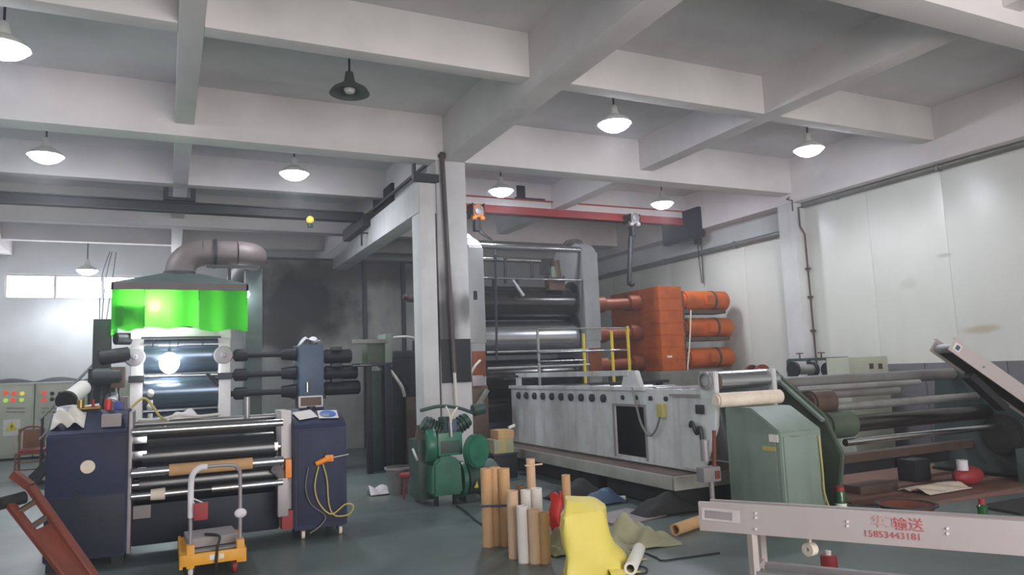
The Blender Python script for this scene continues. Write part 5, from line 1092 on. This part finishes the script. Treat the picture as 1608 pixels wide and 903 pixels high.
a = at(799, 677, y=10.1); b = at(808, 668, y=10.1); tag(MB().cyl((a.x, 10.1, at(790, 676, y=10.0).z + .02), b, .025).build('white_tube', 'white_paper'), 'short white tube sticking up from the brown carton', 'tube')
# brace and pump box between the column and the silver calender
br = thing('brace_frame', 'grey-brown slanted brace and housing between the column and the silver calender', 'frame', (4.7, 11.2, 0))
a, b = at(742, 650, y=11.2), at(765, 612, y=11.2)
MB().bar(a, b, .12, .06, bev=.01).build('brace', 'concrete', br); MB().box((at(733, 660, y=11.3).x, 11.3, 0), (at(768, 660, y=11.3).x, 11.7, at(750, 606, y=11.3).z), bev=.02).build('housing', 'brown_steel', br)
MB().box(at(742, 590, y=11.25), at(760, 606, y=11.25) + V(0, .2, 0), bev=.02).build('gear_head', 'grey_bearing', br)
MB().tube([at(738, 590, y=11.1), at(746, 575, y=11.0), at(754, 566, y=11.1)], .02, 8).build('hose', 'hose_white', br)
# things under and beside the raised platform
def lump(name, m, lab, u, v, sx, sy, sz, cat, seed):
    c = at(u, v, z=0); r = random.Random(seed)
    o = MB().sheet(lambda a, b: (c.x - sx / 2 + sx * a, c.y - sy / 2 + sy * b, .01 + sz * math.sin(a * 3.05 + .04) ** .7 * math.sin(b * 3.05 + .04) ** .7 * (.8 + .2 * math.sin(a * 9 + seed) * math.cos(b * 8 + seed))), 18, 14, .01).build(name, m); tag(o, lab, cat)
lump('sack', 'blue_gear', 'dull blue plastic bag on the floor below the platform', 948, 790, .45, .35, .2, 'bag', 1)
lump('sack', 'rubber', 'dark sack behind the tall brown core below the platform', 905, 782, .7, .45, .24, 'bag', 2)
lump('sack', 'rubber', 'black heap on the floor under the near end of the platform', 1046, 806, .75, .34, .23, 'heap', 3)  # this heap and the dark sack are enlarged in black to deepen the shade
tag(MB().box((4.05, 6.35, 0.002), (4.75, 6.9, .02), bev=.004, rot=Matrix.Rotation(.3, 3, 'Z')).build('board', 'grey_label'), 'flat grey board lying on the floor behind the yellow cover', 'board')
a = at(965, 783, z=.03); tag(MB().cyl(a + V(-.1, .05, 0), a + V(.12, -.05, 0), .03, seg=16).build('white_tube', 'white_paper'), 'small white tube on the floor below the platform', 'tube')
# bolt stand of the cooling unit's near end
vs2 = thing('valve_stand', 'rusty valve stand between the cooling unit and the sage green cabinet', 'stand', (5.2, 6.0, 0))
a = at(1118, 748, y=5.95)
MB().box(a + V(-.1, 0, -.06), a + V(.12, .12, .09), bev=.015).build('valve_block', 'grey_bearing', vs2); MB().box(a + V(.04, -.01, -.03), a + V(.1, .0, .05), bev=.01).build('cover', 'rust_red', vs2)
MB().cyl((a.x + .03, 6.0, 0), (a.x + .03, 6.0, a.z - .06), .025).build('post', 'grey_bearing', vs2); MB().cyl(a + V(.08, .05, .05), a + V(.11, .05, .45), .02).build('rod', 'rust_red', vs2)
MB().cyl(a + V(-.02, .06, .15), a + V(-.02, .06, .36), .045).build('cylinder', 'grey_bearing', vs2)
# ---------------------------------------------------------------- small things behind the conveyor
q = at(1425, 803, z=.03); ba = thing('basin', 'dark maroon shallow basin on the floor behind the lettered conveyor', 'basin', (q.x, q.y, 0))
MB().lathe((q.x, q.y, 0), [(0, 0), (.2, 0), (.27, .10), (.255, .10), (.19, .015), (0, .015)], seg=32).build('bowl', 'rust_red', ba); MB().lathe((q.x, q.y, .095), [(.25, 0), (.285, 0), (.285, .012), (.25, .012)], seg=32).build('rim', 'dark_steel', ba)
q = at(1595, 794, z=.02); tag(MB().prism([(q.x - .35, q.y - .25, 0), (q.x + .5, q.y - .3, 0), (q.x + .55, q.y + .2, 0), (q.x - .3, q.y + .22, 0)], (0, 0, .025), bev=.006).build('rubber_mat', 'rubber'), 'black rubber mat on the floor at the right edge', 'mat')
q = at(1197, 589, y=6.75); rr = thing('cable_reel', 'dark maroon reel behind the chrome nip roll', 'reel', (q.x, 6.8, 1.3))
MB().cyl((q.x, 6.72, q.z), (q.x, 6.78, q.z), .13, seg=32, bev=.01).build('flange', 'rust_red', rr); MB().cyl((q.x, 6.78, q.z), (q.x, 6.9, q.z), .07, seg=24).build('core', 'brown_steel', rr); MB().cyl((q.x, 6.9, q.z), (q.x, 6.94, q.z), .13, seg=32, bev=.01).build('flange', 'rust_red', rr)
MB().bar((q.x, 6.84, 0), (q.x, 6.84, q.z - .06), .04).build('stand', 'dark_steel', rr)
MB().tube([(q.x - .25, 6.7, q.z + .02), (q.x - .1, 6.68, q.z + .07), (q.x - .02, 6.69, q.z - .02), (q.x + .08, 6.69, q.z - .1)], .012, 6).build('loose_wire', 'hose_white', rr)
